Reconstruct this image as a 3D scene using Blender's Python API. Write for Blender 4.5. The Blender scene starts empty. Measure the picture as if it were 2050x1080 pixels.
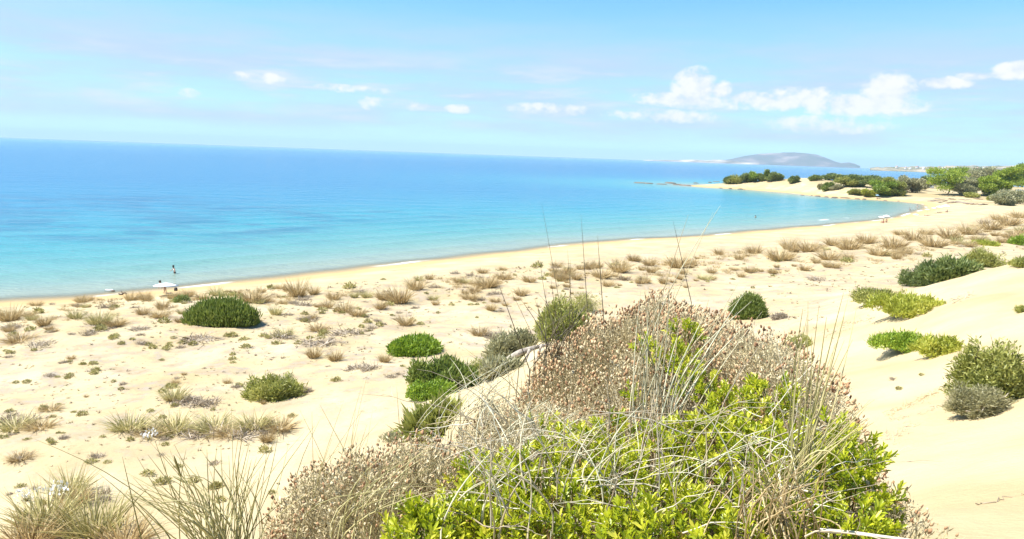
import bpy, math, random
import numpy as np
from mathutils import Matrix, Vector

# ------------------------------------------------------------------ camera, world, sun, exposure
SC = bpy.context.scene
COL = SC.collection
R = math.radians
EYE = 15.0
FPX, PW, PH = 1500.0, 2050.0, 1080.0          # focal length in pixels of the 2050 x 1080 photograph
PITCH, ROLL = 8.68, 2.03
cam_data = bpy.data.cameras.new('camera')
cam = bpy.data.objects.new('camera', cam_data)
COL.objects.link(cam)
cam.location = (0, 0, EYE)
CAM_M = Matrix.Rotation(R(90 - PITCH), 3, 'X') @ Matrix.Rotation(R(ROLL), 3, 'Z')
cam.rotation_euler = CAM_M.to_euler()
cam_data.sensor_width = 36.0
cam_data.lens = 36.0 * FPX / PW
cam_data.clip_start = 0.05
cam_data.clip_end = 200000
SC.camera = cam
CM = np.array(CAM_M)

SUN_AZ, SUN_EL = -98.0, 57.0                   # degrees clockwise from the view direction, degrees up
sun_data = bpy.data.lights.new('sun', 'SUN')
sun_data.energy = 4.3
sun_data.angle = R(0.53)
sun_data.color = (1.0, 0.965, 0.89)
sun = bpy.data.objects.new('sun', sun_data)
COL.objects.link(sun)
_sd = Vector((math.sin(R(SUN_AZ)) * math.cos(R(SUN_EL)), math.cos(R(SUN_AZ)) * math.cos(R(SUN_EL)), math.sin(R(SUN_EL))))
sun.rotation_euler = _sd.to_track_quat('Z', 'Y').to_euler()
sun.location = (-40, 20, 80)

SC.view_settings.view_transform = 'Standard'
SC.view_settings.look = 'None'
SC.view_settings.gamma = 1.0
SC.view_settings.use_curve_mapping = False
SC.view_settings.exposure = 1.22

SC.cycles.max_bounces = 5
SC.cycles.diffuse_bounces = 2
SC.cycles.glossy_bounces = 2
SC.cycles.transmission_bounces = 3
SC.cycles.volume_bounces = 0
SC.cycles.transparent_max_bounces = 6
SC.cycles.caustics_reflective = False
SC.cycles.caustics_refractive = False

def ray(px, py):
    px = np.asarray(px, float); py = np.asarray(py, float)
    d = np.stack([(px - PW / 2) / FPX, (PH / 2 - py) / FPX, -np.ones_like(px)], -1)
    w = d @ CM.T
    return w / np.linalg.norm(w, axis=-1, keepdims=True)

def at(px, py, dist):
    """the point on a pixel's line of sight at a horizontal distance"""
    w = ray(px, py)
    t = dist / math.hypot(w[0], w[1])
    return np.array([w[0] * t, w[1] * t, EYE + w[2] * t])

def onz(px, py, z):
    w = ray(px, py)
    t = (z - EYE) / w[..., 2]
    return np.stack([w[..., 0] * t, w[..., 1] * t], -1)

def project(p):
    q = (np.asarray(p, float) - np.array([0, 0, EYE])) @ CM
    return PW / 2 + FPX * q[..., 0] / -q[..., 2], PH / 2 - FPX * q[..., 1] / -q[..., 2]

# ---- world: Nishita sky with procedural clouds
W = bpy.data.worlds.new('World')
SC.world = W
W.use_nodes = True
W.cycles.sampling_method = 'MANUAL'
W.cycles.sample_map_resolution = 256
nt = W.node_tree
nt.nodes.clear()
def wn(t, **k):
    n = nt.nodes.new(t)
    for a, b in k.items(): setattr(n, a, b)
    return n
def wm(op, a, b=None, c=None, clamp=False):
    n = wn('ShaderNodeMath', operation=op, use_clamp=clamp)
    for i, v in enumerate((a, b, c)):
        if v is None: continue
        if isinstance(v, (int, float)): n.inputs[i].default_value = v
        else: nt.links.new(v, n.inputs[i])
    return n.outputs[0]
def wsmooth(x, a, b):
    n = wn('ShaderNodeMapRange', interpolation_type='SMOOTHSTEP')
    nt.links.new(x, n.inputs[0])
    n.inputs[1].default_value = a; n.inputs[2].default_value = b
    return n.outputs[0]
def wmix(f, a, b):
    n = wn('ShaderNodeMix', data_type='RGBA')
    nt.links.new(f, n.inputs[0])
    for i, v in ((6, a), (7, b)):
        if isinstance(v, tuple): n.inputs[i].default_value = (*v, 1)
        else: nt.links.new(v, n.inputs[i])
    return n.outputs[2]
sky = wn('ShaderNodeTexSky', sky_type='NISHITA')
sky.sun_disc = False
sky.sun_elevation = R(SUN_EL)
sky.sun_rotation = R(SUN_AZ)
sky.air_density = 1.0
sky.dust_density = 0.05
sky.ozone_density = 1.2
tc = wn('ShaderNodeTexCoord')
sep = wn('ShaderNodeSeparateXYZ')
nt.links.new(tc.outputs['Generated'], sep.inputs[0])
AZ = wm('MULTIPLY', wm('ARCTAN2', sep.outputs[0], sep.outputs[1]), 57.29578)
ELV = wm('MULTIPLY', wm('ARCSINE', sep.outputs[2]), 57.29578)
def wnoise(sx, sy, scale, detail, rough, off=0.0):
    c = wn('ShaderNodeCombineXYZ')
    nt.links.new(wm('MULTIPLY', AZ, sx), c.inputs[0])
    nt.links.new(wm('MULTIPLY', ELV, sy), c.inputs[1])
    c.inputs[2].default_value = off
    n = wn('ShaderNodeTexNoise')
    nt.links.new(c.outputs[0], n.inputs['Vector'])
    n.inputs['Scale'].default_value = scale
    n.inputs['Detail'].default_value = detail
    n.inputs['Roughness'].default_value = rough
    return n.outputs[0]
SKYLIT = 4.6                                    # radiance of a sunlit cloud, in the sky texture's units
grade = wn('ShaderNodeMix', data_type='RGBA', blend_type='MULTIPLY')
grade.inputs[0].default_value = 1.0
nt.links.new(sky.outputs[0], grade.inputs[6])
grade.inputs[7].default_value = (0.46, 0.76, 0.93, 1)
skycol = grade.outputs[2]
# soft layers of thin cloud low over the sea, all the way round
n1 = wnoise(0.05, 0.42, 1.0, 5, 0.55)
n2 = wnoise(0.16, 1.1, 1.0, 4, 0.6, 7.3)
band = wm('MULTIPLY', wsmooth(ELV, 0.3, 2.2), wm('SUBTRACT', 1.0, wsmooth(ELV, 6.2, 11.5)))
strat = wm('MULTIPLY', band, wm('MULTIPLY_ADD', wsmooth(wm('ADD', wm('MULTIPLY', n1, 0.75), wm('MULTIPLY', n2, 0.25)), 0.36, 0.60), 0.50, 0.40))
skycol = wmix(strat, skycol, (SKYLIT * 0.59, SKYLIT * 0.73, SKYLIT * 0.99))
wisp = wm('MULTIPLY', wm('MULTIPLY', wsmooth(ELV, 1.0, 3.0), wm('SUBTRACT', 1.0, wsmooth(ELV, 4.5, 8.0))), wsmooth(wm('ADD', wm('MULTIPLY', n2, 0.7), wm('MULTIPLY', n1, 0.3)), 0.46, 0.68))
skycol = wmix(wm('MULTIPLY', wisp, 0.7), skycol, (SKYLIT * 0.90, SKYLIT * 0.95, SKYLIT * 1.02))
# heaped clouds: where they stand in the sky, as azimuth and elevation
blobs = [(1392, 180, 52, 48, 1.0), (1370, 200, 115, 18, .95), (1440, 182, 32, 24, .8), (1778, 190, 52, 48, 1.0), (1720, 212, 125, 24, .95),
         (1560, 204, 150, 20, .8), (1610, 190, 80, 18, .7), (1480, 200, 60, 22, .8), (1895, 167, 46, 14, .85), (1945, 153, 32, 8, .7), (2045, 142, 52, 18, 1.0),
         (512, 156, 75, 13, .6), (700, 178, 100, 10, .5), (745, 206, 32, 17, .55), (838, 214, 34, 12, .5), (918, 218, 32, 12, .65), (1100, 220, 110, 16, .5),
         (1330, 233, 140, 16, .6), (1640, 250, 150, 20, .6), (380, 186, 26, 10, .45)]
cn = wnoise(1.0, 1.35, 0.85, 5, 0.62, 3.1)
sky_pos = wn('ShaderNodeCombineXYZ')
nt.links.new(AZ, sky_pos.inputs[0]); nt.links.new(ELV, sky_pos.inputs[1])
dens = None
for (bx, by, bw, bh, bs) in blobs:
    w = ray(bx, by)
    a0 = math.degrees(math.atan2(w[0], w[1])); e0 = math.degrees(math.asin(w[2]))
    ra = math.degrees(bw / FPX); re = math.degrees(bh / FPX)
    v = wn('ShaderNodeVectorMath', operation='MULTIPLY_ADD')
    nt.links.new(sky_pos.outputs[0], v.inputs[0])
    v.inputs[1].default_value = (1 / ra, 1 / re, 0); v.inputs[2].default_value = (-a0 / ra, -e0 / re, 0)
    dt = wn('ShaderNodeVectorMath', operation='DOT_PRODUCT')
    nt.links.new(v.outputs[0], dt.inputs[0]); nt.links.new(v.outputs[0], dt.inputs[1])
    m = wm('MULTIPLY_ADD', dt.outputs['Value'], -bs, bs)
    dens = m if dens is None else wm('MAXIMUM', dens, m)
dens = wm('MAXIMUM', dens, 0.0)
far = wm('MULTIPLY', band, wsmooth(wnoise(0.13, 0.5, 1.0, 3, 0.5, 11.0), 0.60, 0.8))
outside = wsmooth(wm('ABSOLUTE', AZ), 38.0, 46.0)       # the same heaps go on round the rest of the horizon
dens = wm('ADD', dens, wm('MULTIPLY', far, outside))
cum = wsmooth(wm('ADD', dens, wm('MULTIPLY', wm('SUBTRACT', cn, 0.5), 2.1)), 0.06, 0.80)
cum = wm('MULTIPLY', cum, wsmooth(dens, 0.0, 0.25))
cumcol = wmix(wsmooth(cn, 0.3, 0.62), (SKYLIT * 0.82, SKYLIT * 0.88, SKYLIT), (SKYLIT * 1.06, SKYLIT * 1.05, SKYLIT * 1.03))
skycol = wmix(wm('MULTIPLY', cum, 0.92), skycol, cumcol)
bg = wn('ShaderNodeBackground')
bg.inputs[1].default_value = 0.095
nt.links.new(skycol, bg.inputs[0])
wo = wn('ShaderNodeOutputWorld')
nt.links.new(bg.outputs[0], wo.inputs[0])

# ------------------------------------------------------------------ helpers
rng = np.random.default_rng(7)
def hsh(xi, yi, seed):
    h = (xi * 374761393 + yi * 668265263 + seed * 1442695041) & 0xffffffff
    h = ((h ^ (h >> 13)) * 1274126177) & 0xffffffff
    return ((h ^ (h >> 16)) & 0xffff) / 65535.0
def vnoise(x, y, seed=0):
    x = np.asarray(x, float); y = np.asarray(y, float)
    xi = np.floor(x).astype(np.int64); yi = np.floor(y).astype(np.int64)
    fx = x - xi; fy = y - yi
    fx = fx * fx * (3 - 2 * fx); fy = fy * fy * (3 - 2 * fy)
    a = hsh(xi, yi, seed); b = hsh(xi + 1, yi, seed); c = hsh(xi, yi + 1, seed); d = hsh(xi + 1, yi + 1, seed)
    return (a + (b - a) * fx) * (1 - fy) + (c + (d - c) * fx) * fy
def fbm(x, y, seed=0, o=4):
    s = 0; a = 0.5; t = 0
    for i in range(o):
        s = s + a * vnoise(x * 2 ** i + 17.3 * i, y * 2 ** i - 9.1 * i, seed + i); t += a; a *= 0.5
    return s / t
def sstep(x, a, b):
    t = np.clip((x - a) / (b - a), 0, 1)
    return t * t * (3 - 2 * t)
def unit(v):
    return v / np.maximum(np.linalg.norm(v, axis=-1, keepdims=True), 1e-9)

def mesh(name, V, faces, attrs=None, smooth=False, mats=(), mat_idx=None):
    """one mesh from a vertex array and a list of face arrays (each of one polygon size)"""
    me = bpy.data.meshes.new(name)
    V = np.ascontiguousarray(V, np.float32)
    faces = [np.asarray(f, np.int32) for f in faces if len(f)]
    loops = np.concatenate([f.ravel() for f in faces])
    sizes = np.concatenate([np.full(len(f), f.shape[1], np.int32) for f in faces])
    starts = np.concatenate([[0], np.cumsum(sizes)[:-1]]).astype(np.int32)
    me.vertices.add(len(V)); me.vertices.foreach_set('co', V.ravel())
    me.loops.add(len(loops)); me.loops.foreach_set('vertex_index', loops)
    me.polygons.add(len(sizes)); me.polygons.foreach_set('loop_start', starts)
    me.polygons.foreach_set('loop_total', sizes)
    if smooth: me.polygons.foreach_set('use_smooth', np.ones(len(sizes), bool))
    for k, v in (attrs or {}).items():
        a = me.attributes.new(k, 'FLOAT', 'POINT')
        a.data.foreach_set('value', np.ascontiguousarray(v, np.float32))
    for m in mats: me.materials.append(m)
    if mat_idx is not None: me.polygons.foreach_set('material_index', np.asarray(mat_idx, np.int32))
    me.update(calc_edges=True)
    me.validate()
    return me

class G:
    """collects pieces of geometry with a random value per piece"""
    def __init__(s): s.V = []; s.F = {}; s.A = []; s.n = 0
    def add(s, V, F, rnd):
        V = np.asarray(V, float).reshape(-1, 3)
        s.V.append(V); s.A.append(np.broadcast_to(np.asarray(rnd, float), (len(V),)) if np.ndim(rnd) == 0 else np.asarray(rnd, float))
        F = np.asarray(F, np.int64)
        s.F.setdefault(F.shape[1], []).append(F + s.n); s.n += len(V)
    def mesh(s, name, mat, smooth=False):
        return mesh(name, np.concatenate(s.V), [np.concatenate(v) for v in s.F.values()], {'rnd': np.concatenate(s.A)}, smooth, (mat,))

def rand_unit(n):
    return unit(rng.normal(size=(n, 3)))

def leaves(g, base, d, L, Wd, fold=0.25, rnd=None, side=None):
    """diamond leaves, folded along the midrib: 4 vertices, 2 triangles each"""
    n = len(base); d = unit(d)
    s = unit(np.cross(d, rand_unit(n) if side is None else side))
    nn = np.cross(s, d)
    L = np.broadcast_to(L, (n,))[:, None]; Wd = np.broadcast_to(Wd, (n,))[:, None]
    mid = base + d * L * 0.5
    V = np.stack([base, mid + s * Wd * .5 + nn * Wd * fold, base + d * L, mid - s * Wd * .5 + nn * Wd * fold], 1)
    i = np.arange(n)[:, None] * 4
    F = np.concatenate([i + [[0, 1, 2]], i + [[0, 2, 3]]])
    r = rng.random(n) if rnd is None else np.broadcast_to(rnd, (n,))
    g.add(V.reshape(-1, 3), F, np.repeat(r, 4))

def blades(g, base, d, L, Wd, bend, nseg=3, rnd=None, taper=1.0):
    """curved grass blades as tapering strips"""
    n = len(base); d = unit(d)
    L = np.broadcast_to(L, (n,))[:, None]; Wd = np.broadcast_to(Wd, (n,))[:, None]
    s = unit(np.cross(d, rand_unit(n)))
    rows = []
    for k in range(nseg):
        t = k / nseg
        c = base + d * L * t + bend * L * t * t
        w = Wd * (1 - t ** 1.5 * taper) * .5
        rows += [c - s * w, c + s * w]
    rows.append(base + d * L + bend * L)
    V = np.stack(rows, 1); m = V.shape[1]
    i = np.arange(n)[:, None] * m
    q = [i + [[2 * k, 2 * k + 1, 2 * k + 3, 2 * k + 2]] for k in range(nseg - 1)]
    r = rng.random(n) if rnd is None else np.broadcast_to(rnd, (n,))
    rr = np.repeat(r, m)
    base_n = g.n
    g.V.append(V.reshape(-1, 3)); g.A.append(rr); g.n += n * m
    if q: g.F.setdefault(4, []).append(np.concatenate(q) + base_n)
    g.F.setdefault(3, []).append(i + [[2 * nseg - 2, 2 * nseg - 1, 2 * nseg]] + base_n)

def tubes(g, P, rad, sides=5, rnd=None):
    """P: (n, k, 3) polylines, rad: (n, k) or (k,)"""
    P = np.asarray(P, float); n, k, _ = P.shape
    rad = np.broadcast_to(rad, (n, k))
    T = unit(np.gradient(P, axis=1))
    up = np.where(np.abs(T[..., 2:3]) > 0.9, np.array([1., 0, 0]), np.array([0, 0, 1.]))
    a = unit(np.cross(T, up)); b = np.cross(T, a)
    ang = np.arange(sides) * 2 * math.pi / sides
    V = P[:, :, None] + (a[:, :, None] * np.cos(ang)[None, None, :, None] + b[:, :, None] * np.sin(ang)[None, None, :, None]) * rad[:, :, None, None]
    i = np.arange(n)[:, None, None, None] * (k * sides)
    kk = np.arange(k - 1)[None, :, None, None] * sides
    j = np.arange(sides)[None, None, :, None]; j2 = (j + 1) % sides
    F = np.concatenate([i + kk + j, i + kk + j2, i + kk + sides + j2, i + kk + sides + j], -1).reshape(-1, 4)
    r = rng.random(n) if rnd is None else np.broadcast_to(rnd, (n,))
    g.add(V.reshape(-1, 3), F, np.repeat(r, k * sides))

def lathe(prof, seg=16):
    """surface of revolution from (radius, z) pairs"""
    V = []; F = []
    for r_, z_ in prof:
        for j in range(seg):
            a = 2 * math.pi * j / seg
            V.append((r_ * math.cos(a), r_ * math.sin(a), z_))
    for k in range(len(prof) - 1):
        for j in range(seg):
            j2 = (j + 1) % seg
            F.append((k * seg + j, k * seg + j2, (k + 1) * seg + j2, (k + 1) * seg + j))
    return np.array(V), np.array(F)

def boxv(x0, x1, y0, y1, z0, z1):
    V = np.array([(x, y, z) for z in (z0, z1) for y in (y0, y1) for x in (x0, x1)], float)
    F = np.array([(0, 2, 3, 1), (4, 5, 7, 6), (0, 1, 5, 4), (2, 6, 7, 3), (0, 4, 6, 2), (1, 3, 7, 5)])
    return V, F

def obj(name, me, parent=None, loc=None, rz=0.0, scale=None):
    o = bpy.data.objects.new(name, me)
    COL.objects.link(o)
    if loc is not None: o.location = [float(c) for c in loc]
    o.rotation_euler[2] = float(rz)
    if scale is not None: o.scale = (float(scale),) * 3 if np.ndim(scale) == 0 else [float(c) for c in scale]
    if parent is not None: o.parent = parent
    return o
def tag(o, label, cat, group=None):
    o['label'] = label; o['category'] = cat
    if group: o['group'] = group
    return o
def stuff(o): o['kind'] = 'stuff'; return o
def structure(o): o['kind'] = 'structure'; return o

# ------------------------------------------------------------------ materials
def newmat(name):
    m = bpy.data.materials.new(name); m.use_nodes = True
    m.node_tree.nodes.clear()
    return m, m.node_tree
def nd(t, typ, **k):
    n = t.nodes.new(typ)
    for a, b in k.items(): setattr(n, a, b)
    return n
def ramp(t, src, stops, interp='LINEAR'):
    n = nd(t, 'ShaderNodeValToRGB')
    n.color_ramp.interpolation = interp
    e = n.color_ramp.elements
    while len(e) < len(stops): e.new(0.5)
    for x, (p, c) in zip(e, stops): x.position = p; x.color = (*c, 1)
    if src is not None: t.links.new(src, n.inputs[0])
    return n.outputs[0]
def leafmat(name, stops, trans=0.35, gloss=0.04, rough=0.5):
    """foliage: the colour of each leaf from its random value, some light let through"""
    m, t = newmat(name)
    a = nd(t, 'ShaderNodeAttribute', attribute_name='rnd')
    oi = nd(t, 'ShaderNodeObjectInfo')
    ad = nd(t, 'ShaderNodeMath', operation='MULTIPLY_ADD')
    t.links.new(oi.outputs['Random'], ad.inputs[0]); ad.inputs[1].default_value = 0.24
    sb = nd(t, 'ShaderNodeMath', operation='SUBTRACT'); t.links.new(a.outputs['Fac'], sb.inputs[0]); sb.inputs[1].default_value = 0.12
    t.links.new(sb.outputs[0], ad.inputs[2])
    c = ramp(t, ad.outputs[0], stops)
    d = nd(t, 'ShaderNodeBsdfDiffuse'); tr = nd(t, 'ShaderNodeBsdfTranslucent'); gl = nd(t, 'ShaderNodeBsdfGlossy')
    gl.inputs['Roughness'].default_value = rough
    t.links.new(c, d.inputs[0]); t.links.new(c, tr.inputs[0])
    m1 = nd(t, 'ShaderNodeMixShader'); m1.inputs[0].default_value = trans
    t.links.new(d.outputs[0], m1.inputs[1]); t.links.new(tr.outputs[0], m1.inputs[2])
    m2 = nd(t, 'ShaderNodeMixShader'); m2.inputs[0].default_value = gloss
    t.links.new(m1.outputs[0], m2.inputs[1]); t.links.new(gl.outputs[0], m2.inputs[2])
    o = nd(t, 'ShaderNodeOutputMaterial'); t.links.new(m2.outputs[0], o.inputs[0])
    return m
def plain(name, c, rough=0.6, var=0.15, scale=8.0, metal=0.0, bump=0.0):
    m, t = newmat(name)
    b = nd(t, 'ShaderNodeBsdfPrincipled')
    b.inputs['Roughness'].default_value = rough; b.inputs['Metallic'].default_value = metal
    tc = nd(t, 'ShaderNodeTexCoord'); n = nd(t, 'ShaderNodeTexNoise')
    n.inputs['Scale'].default_value = scale; n.inputs['Detail'].default_value = 4
    t.links.new(tc.outputs['Object'], n.inputs['Vector'])
    lo = tuple(x * (1 - var) for x in c); hi = tuple(min(1, x * (1 + var)) for x in c)
    t.links.new(ramp(t, n.outputs[0], [(0.3, lo), (0.7, hi)]), b.inputs['Base Color'])
    if bump:
        bp = nd(t, 'ShaderNodeBump'); bp.inputs['Strength'].default_value = bump; bp.inputs['Distance'].default_value = 0.05
        t.links.new(n.outputs[0], bp.inputs['Height']); t.links.new(bp.outputs[0], b.inputs['Normal'])
    o = nd(t, 'ShaderNodeOutputMaterial'); t.links.new(b.outputs[0], o.inputs[0])
    return m

M = {}
M['juniper'] = leafmat('juniper_green', [(0, (0.083, 0.124, 0.021)), (.5, (0.183, 0.242, 0.042)), (1, (0.366, 0.407, 0.094))])
M['bright'] = leafmat('bright_green', [(0, (0.130, 0.212, 0.021)), (.5, (0.295, 0.425, 0.035)), (1, (0.507, 0.566, 0.071))])
M['olive'] = leafmat('olive_green', [(0, (0.189, 0.206, 0.042)), (.5, (0.366, 0.378, 0.088)), (1, (0.555, 0.519, 0.153))])
M['olivegrey'] = leafmat('grey_olive', [(0, (0.224, 0.212, 0.106)), (.5, (0.401, 0.378, 0.195)), (1, (0.566, 0.519, 0.307))])
M['yellowgreen'] = leafmat('yellow_green', [(0, (0.236, 0.271, 0.031)), (.5, (0.448, 0.472, 0.053)), (1, (0.637, 0.614, 0.118))])
M['pine'] = leafmat('pine_green', [(0, (0.118, 0.189, 0.026)), (.5, (0.307, 0.407, 0.040)), (1, (0.519, 0.566, 0.077))])
M['darkshrub'] = leafmat('dark_shrub_green', [(0, (0.094, 0.136, 0.035)), (.5, (0.195, 0.248, 0.066)), (1, (0.342, 0.378, 0.118))])
M['tamarisk'] = leafmat('tamarisk_grey_green', [(0, (0.236, 0.242, 0.118)), (.5, (0.389, 0.389, 0.206)), (1, (0.531, 0.496, 0.295))])
M['straw'] = leafmat('straw', [(0, (0.253, 0.167, 0.069)), (.5, (0.506, 0.368, 0.167)), (1, (0.690, 0.546, 0.293))], trans=0.25)
M['paleStraw'] = leafmat('pale_straw', [(0, (0.414, 0.333, 0.184)), (.5, (0.632, 0.540, 0.333)), (1, (0.780, 0.780, 0.575))], trans=0.2)
M['greenStraw'] = leafmat('greenish_straw', [(0, (0.230, 0.207, 0.069)), (.5, (0.483, 0.425, 0.172)), (1, (0.713, 0.621, 0.310))], trans=0.25)
M['deadgrey'] = leafmat('dead_grey_twigs', [(0, (.22, .165, .11)), (.5, (.38, .305, .215)), (1, (.52, .44, .33))], trans=0.1)
M['cushion'] = leafmat('cushion_plant', [(0, (0.179, 0.157, 0.050)), (.5, (0.403, 0.364, 0.123)), (1, (0.605, 0.549, 0.224))], trans=0.25)
M['lentisk'] = leafmat('lentisk_leaf', [(0, (0.367, 0.216, 0.065)), (.05, (0.108, 0.162, 0.013)), (.35, (0.302, 0.378, 0.013)), (.72, (0.562, 0.594, 0.024)), (1, (0.756, 0.713, 0.086))], trans=0.42, gloss=0.05, rough=0.4)
M['thymeleaf'] = leafmat('thyme_leaf', [(0, (0.281, 0.220, 0.104)), (.5, (0.561, 0.458, 0.250)), (1, (0.780, 0.683, 0.439))], trans=0.2)
M['thymehead'] = leafmat('thyme_dry_head', [(0, (0.122, 0.067, 0.041)), (.3, (0.390, 0.220, 0.122)), (.65, (0.634, 0.415, 0.232)), (1, (0.780, 0.659, 0.415))], trans=0.1, gloss=0.0)
M['darkstalk'] = leafmat('brown_stalk', [(0, (.07, .055, .035)), (.5, (.14, .11, .065)), (1, (.24, .20, .12))], trans=0.1)
M['palewood'] = leafmat('bleached_twig', [(0, (0.300, 0.237, 0.163)), (.5, (0.550, 0.463, 0.338)), (1, (0.780, 0.725, 0.562))], trans=0.0, gloss=0.0)
M['bark'] = plain('bark', (.13, .095, .065), .9, .35, 6)
M['deadwood'] = plain('weathered_wood', (.34, .29, .235), .9, .4, 14, bump=.5)
M['rock'] = plain('dark_rock', (.17, .125, .09), .9, .4, 1.2, bump=.6)
M['whiteflower'] = leafmat('white_petal', [(0, (.7, .7, .66)), (1, (.85, .85, .82))], trans=0.3)
M['whitecloth'] = plain('white_canvas', (.80, .80, .79), .8, .03)
M['bluecloth'] = plain('light_blue_canvas', (.30, .52, .66), .8, .05)
M['lilaccloth'] = plain('lilac_canvas', (.48, .42, .66), .8, .05)
M['beigecloth'] = plain('beige_canvas', (.60, .50, .40), .8, .05)
M['pole'] = plain('pale_wood_pole', (.55, .45, .30), .6, .1)
M['skin'] = plain('skin', (.36, .20, .135), .55, .06)
M['darkcloth'] = plain('dark_cloth', (.025, .025, .03), .8, .1)
M['redcloth'] = plain('red_cloth', (.40, .07, .05), .8, .1)
M['hair'] = plain('dark_hair', (.018, .014, .012), .5, .2)
M['housewall'] = plain('white_render', (.72, .69, .63), .8, .08, 1.0)
M['rooftile'] = plain('terracotta_roof', (.44, .24, .17), .85, .2, 3.0)
M['glass'] = plain('dark_window', (.03, .045, .06), .12, .1)
M['carpaint'] = plain('silver_blue_paint', (.42, .48, .58), .25, .02, metal=.4)
M['rubber'] = plain('tyre_rubber', (.02, .02, .02), .8, .1)
M['debris'] = plain('dry_wrack', (.24, .165, .115), .95, .4, 2.0)

# ------------------------------------------------------------------ the lie of the land
_shore_px = [(35, 607), (150, 600), (330, 583), (520, 562), (700, 541), (850, 524), (1000, 508), (1100, 496), (1200, 487), (1300, 479.5), (1450, 469), (1600, 458),
             (1700, 449), (1770, 440), (1815, 432), (1843, 424), (1857, 416), (1850, 409), (1805, 404), (1740, 400), (1690, 398), (1640, 393), (1590, 387.5),
             (1500, 380), (1440, 377), (1405, 375), (1385, 373)]
_s = np.array([onz(np.float64(a), np.float64(b), 0.0) for a, b in _shore_px])
_tip = _s[-1]
_back = np.array([_tip + np.array([3, 16]), _tip + np.array([22, 38]), _tip + np.array([60, 60]), _tip + np.array([120, 120]), (330, 640), (470, 640), (700, 560), (1100, 500)])
_ext = np.array([_s[0] + k * unit(_s[0] - _s[2]) * np.array([1.0, 1.0]) for k in (300.0, 120.0, 40.0)])
LAND = np.concatenate([_ext, _s, _back, np.array([(1100., -700.), (-500., -700.)])])
_A = LAND; _B = np.roll(LAND, -1, 0)

def shore(x, y):
    """signed distance to the waterline in metres, positive on land"""
    x = np.asarray(x, float); y = np.asarray(y, float)
    shp = x.shape; x = x.ravel(); y = y.ravel()
    d2 = np.full(x.shape, 1e18); ins = np.zeros(x.shape, bool)
    for (ax, ay), (bx, by) in zip(_A, _B):
        ex, ey = bx - ax, by - ay
        t = np.clip(((x - ax) * ex + (y - ay) * ey) / (ex * ex + ey * ey), 0, 1)
        d2 = np.minimum(d2, (x - ax - t * ex) ** 2 + (y - ay - t * ey) ** 2)
        if ay != by:
            c = ((ay > y) != (by > y)) & (x < (bx - ax) * (y - ay) / (by - ay) + ax)
            ins ^= c
    d = np.where(ins, np.sqrt(d2), -np.sqrt(d2))
    d = d + ((vnoise(x / 17, y / 17, 61) - .5) * 2.6 + (vnoise(x / 6, y / 6, 62) - .5) * 1.0) * np.exp(-np.abs(d) / 16)      # cusps along the waterline
    return d.reshape(shp)

# height control points: (pixel x, pixel y, ground height there)
_cp = [(0, 640, 2.6), (0, 700, 2.8), (0, 800, 3.3), (0, 900, 3.8), (0, 1000, 4.4), (0, 1075, 5.0), (300, 625, 2.6), (300, 700, 3.0), (300, 800, 3.5), (300, 900, 4.0),
       (300, 1000, 4.6), (300, 1070, 5.2), (600, 605, 2.6), (600, 700, 3.2), (600, 800, 4.0), (600, 900, 4.6), (600, 1000, 5.2), (750, 850, 4.8), (700, 950, 5.4), (800, 620, 2.6), (800, 700, 3.3),
       (820, 780, 4.4), (900, 660, 3.3), (1000, 565, 2.6), (1000, 630, 3.3), (1200, 540, 2.5), (1200, 575, 3.0), (1400, 530, 2.5), (1450, 590, 3.5), (1500, 640, 4.6),
       (1580, 620, 4.6), (1600, 560, 3.2), (1600, 505, 2.4), (1800, 480, 2.4), (1750, 540, 4.0), (1700, 600, 6.0), (1700, 640, 7.0), (1650, 680, 7.2), (1760, 720, 8.4),
       (1800, 800, 9.4), (1790, 900, 10.6), (1830, 1000, 11.5), (2000, 1000, 11.9), (2040, 900, 11.6), (2040, 1070, 12.3), (1980, 830, 10.9), (2040, 780, 11.1), (2040, 700, 10.6),
       (1950, 640, 9.9), (1850, 640, 9.0), (2040, 600, 10.4), (1950, 580, 9.9), (2045, 532, 10.4), (1880, 590, 9.3), (2000, 550, 10.2), (1930, 470, 3.0), (2040, 455, 3.4), (2040, 425, 3.0), (1950, 440, 2.4),
       (1800, 510, 3.4), (1450, 500, 1.8), (1700, 466, 1.6), (1900, 428, 1.5), (1300, 500, 1.7), (1100, 520, 1.8), (800, 545, 1.9), (500, 580, 1.9),
       (1500, 374, 2.0), (1570, 378, 2.0), (1560, 366, 4.6), (1600, 370, 4.6), (1560, 358.5, 6.6), (1600, 357.5, 7.2), (1520, 361, 5.2), (1640, 361, 6.6), (1470, 365.5, 3.3), (1440, 369, 2.0), (1400, 371.5, 1.0), (1360, 369.5, .7), (1650, 374, 4.6), (1700, 382, 3.6), (1700, 367, 6.4), (1750, 374, 5.0), (1760, 387, 2.8), (1800, 384, 3.6), (1800, 393, 2.2), (1850, 397, 2.0), (1900, 402, 2.2),
       (1950, 405, 2.2), (2000, 400, 2.6), (2040, 390, 3.2), (1900, 388, 3.0), (1990, 382, 4.0), (2040, 376, 4.4)]
_P = []; _Z = []
for a, b, z in _cp:
    q = onz(np.float64(a), np.float64(b), z)
    _P.append((math.log(math.hypot(*q)), math.atan2(q[0], q[1]))); _Z.append(z)
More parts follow.
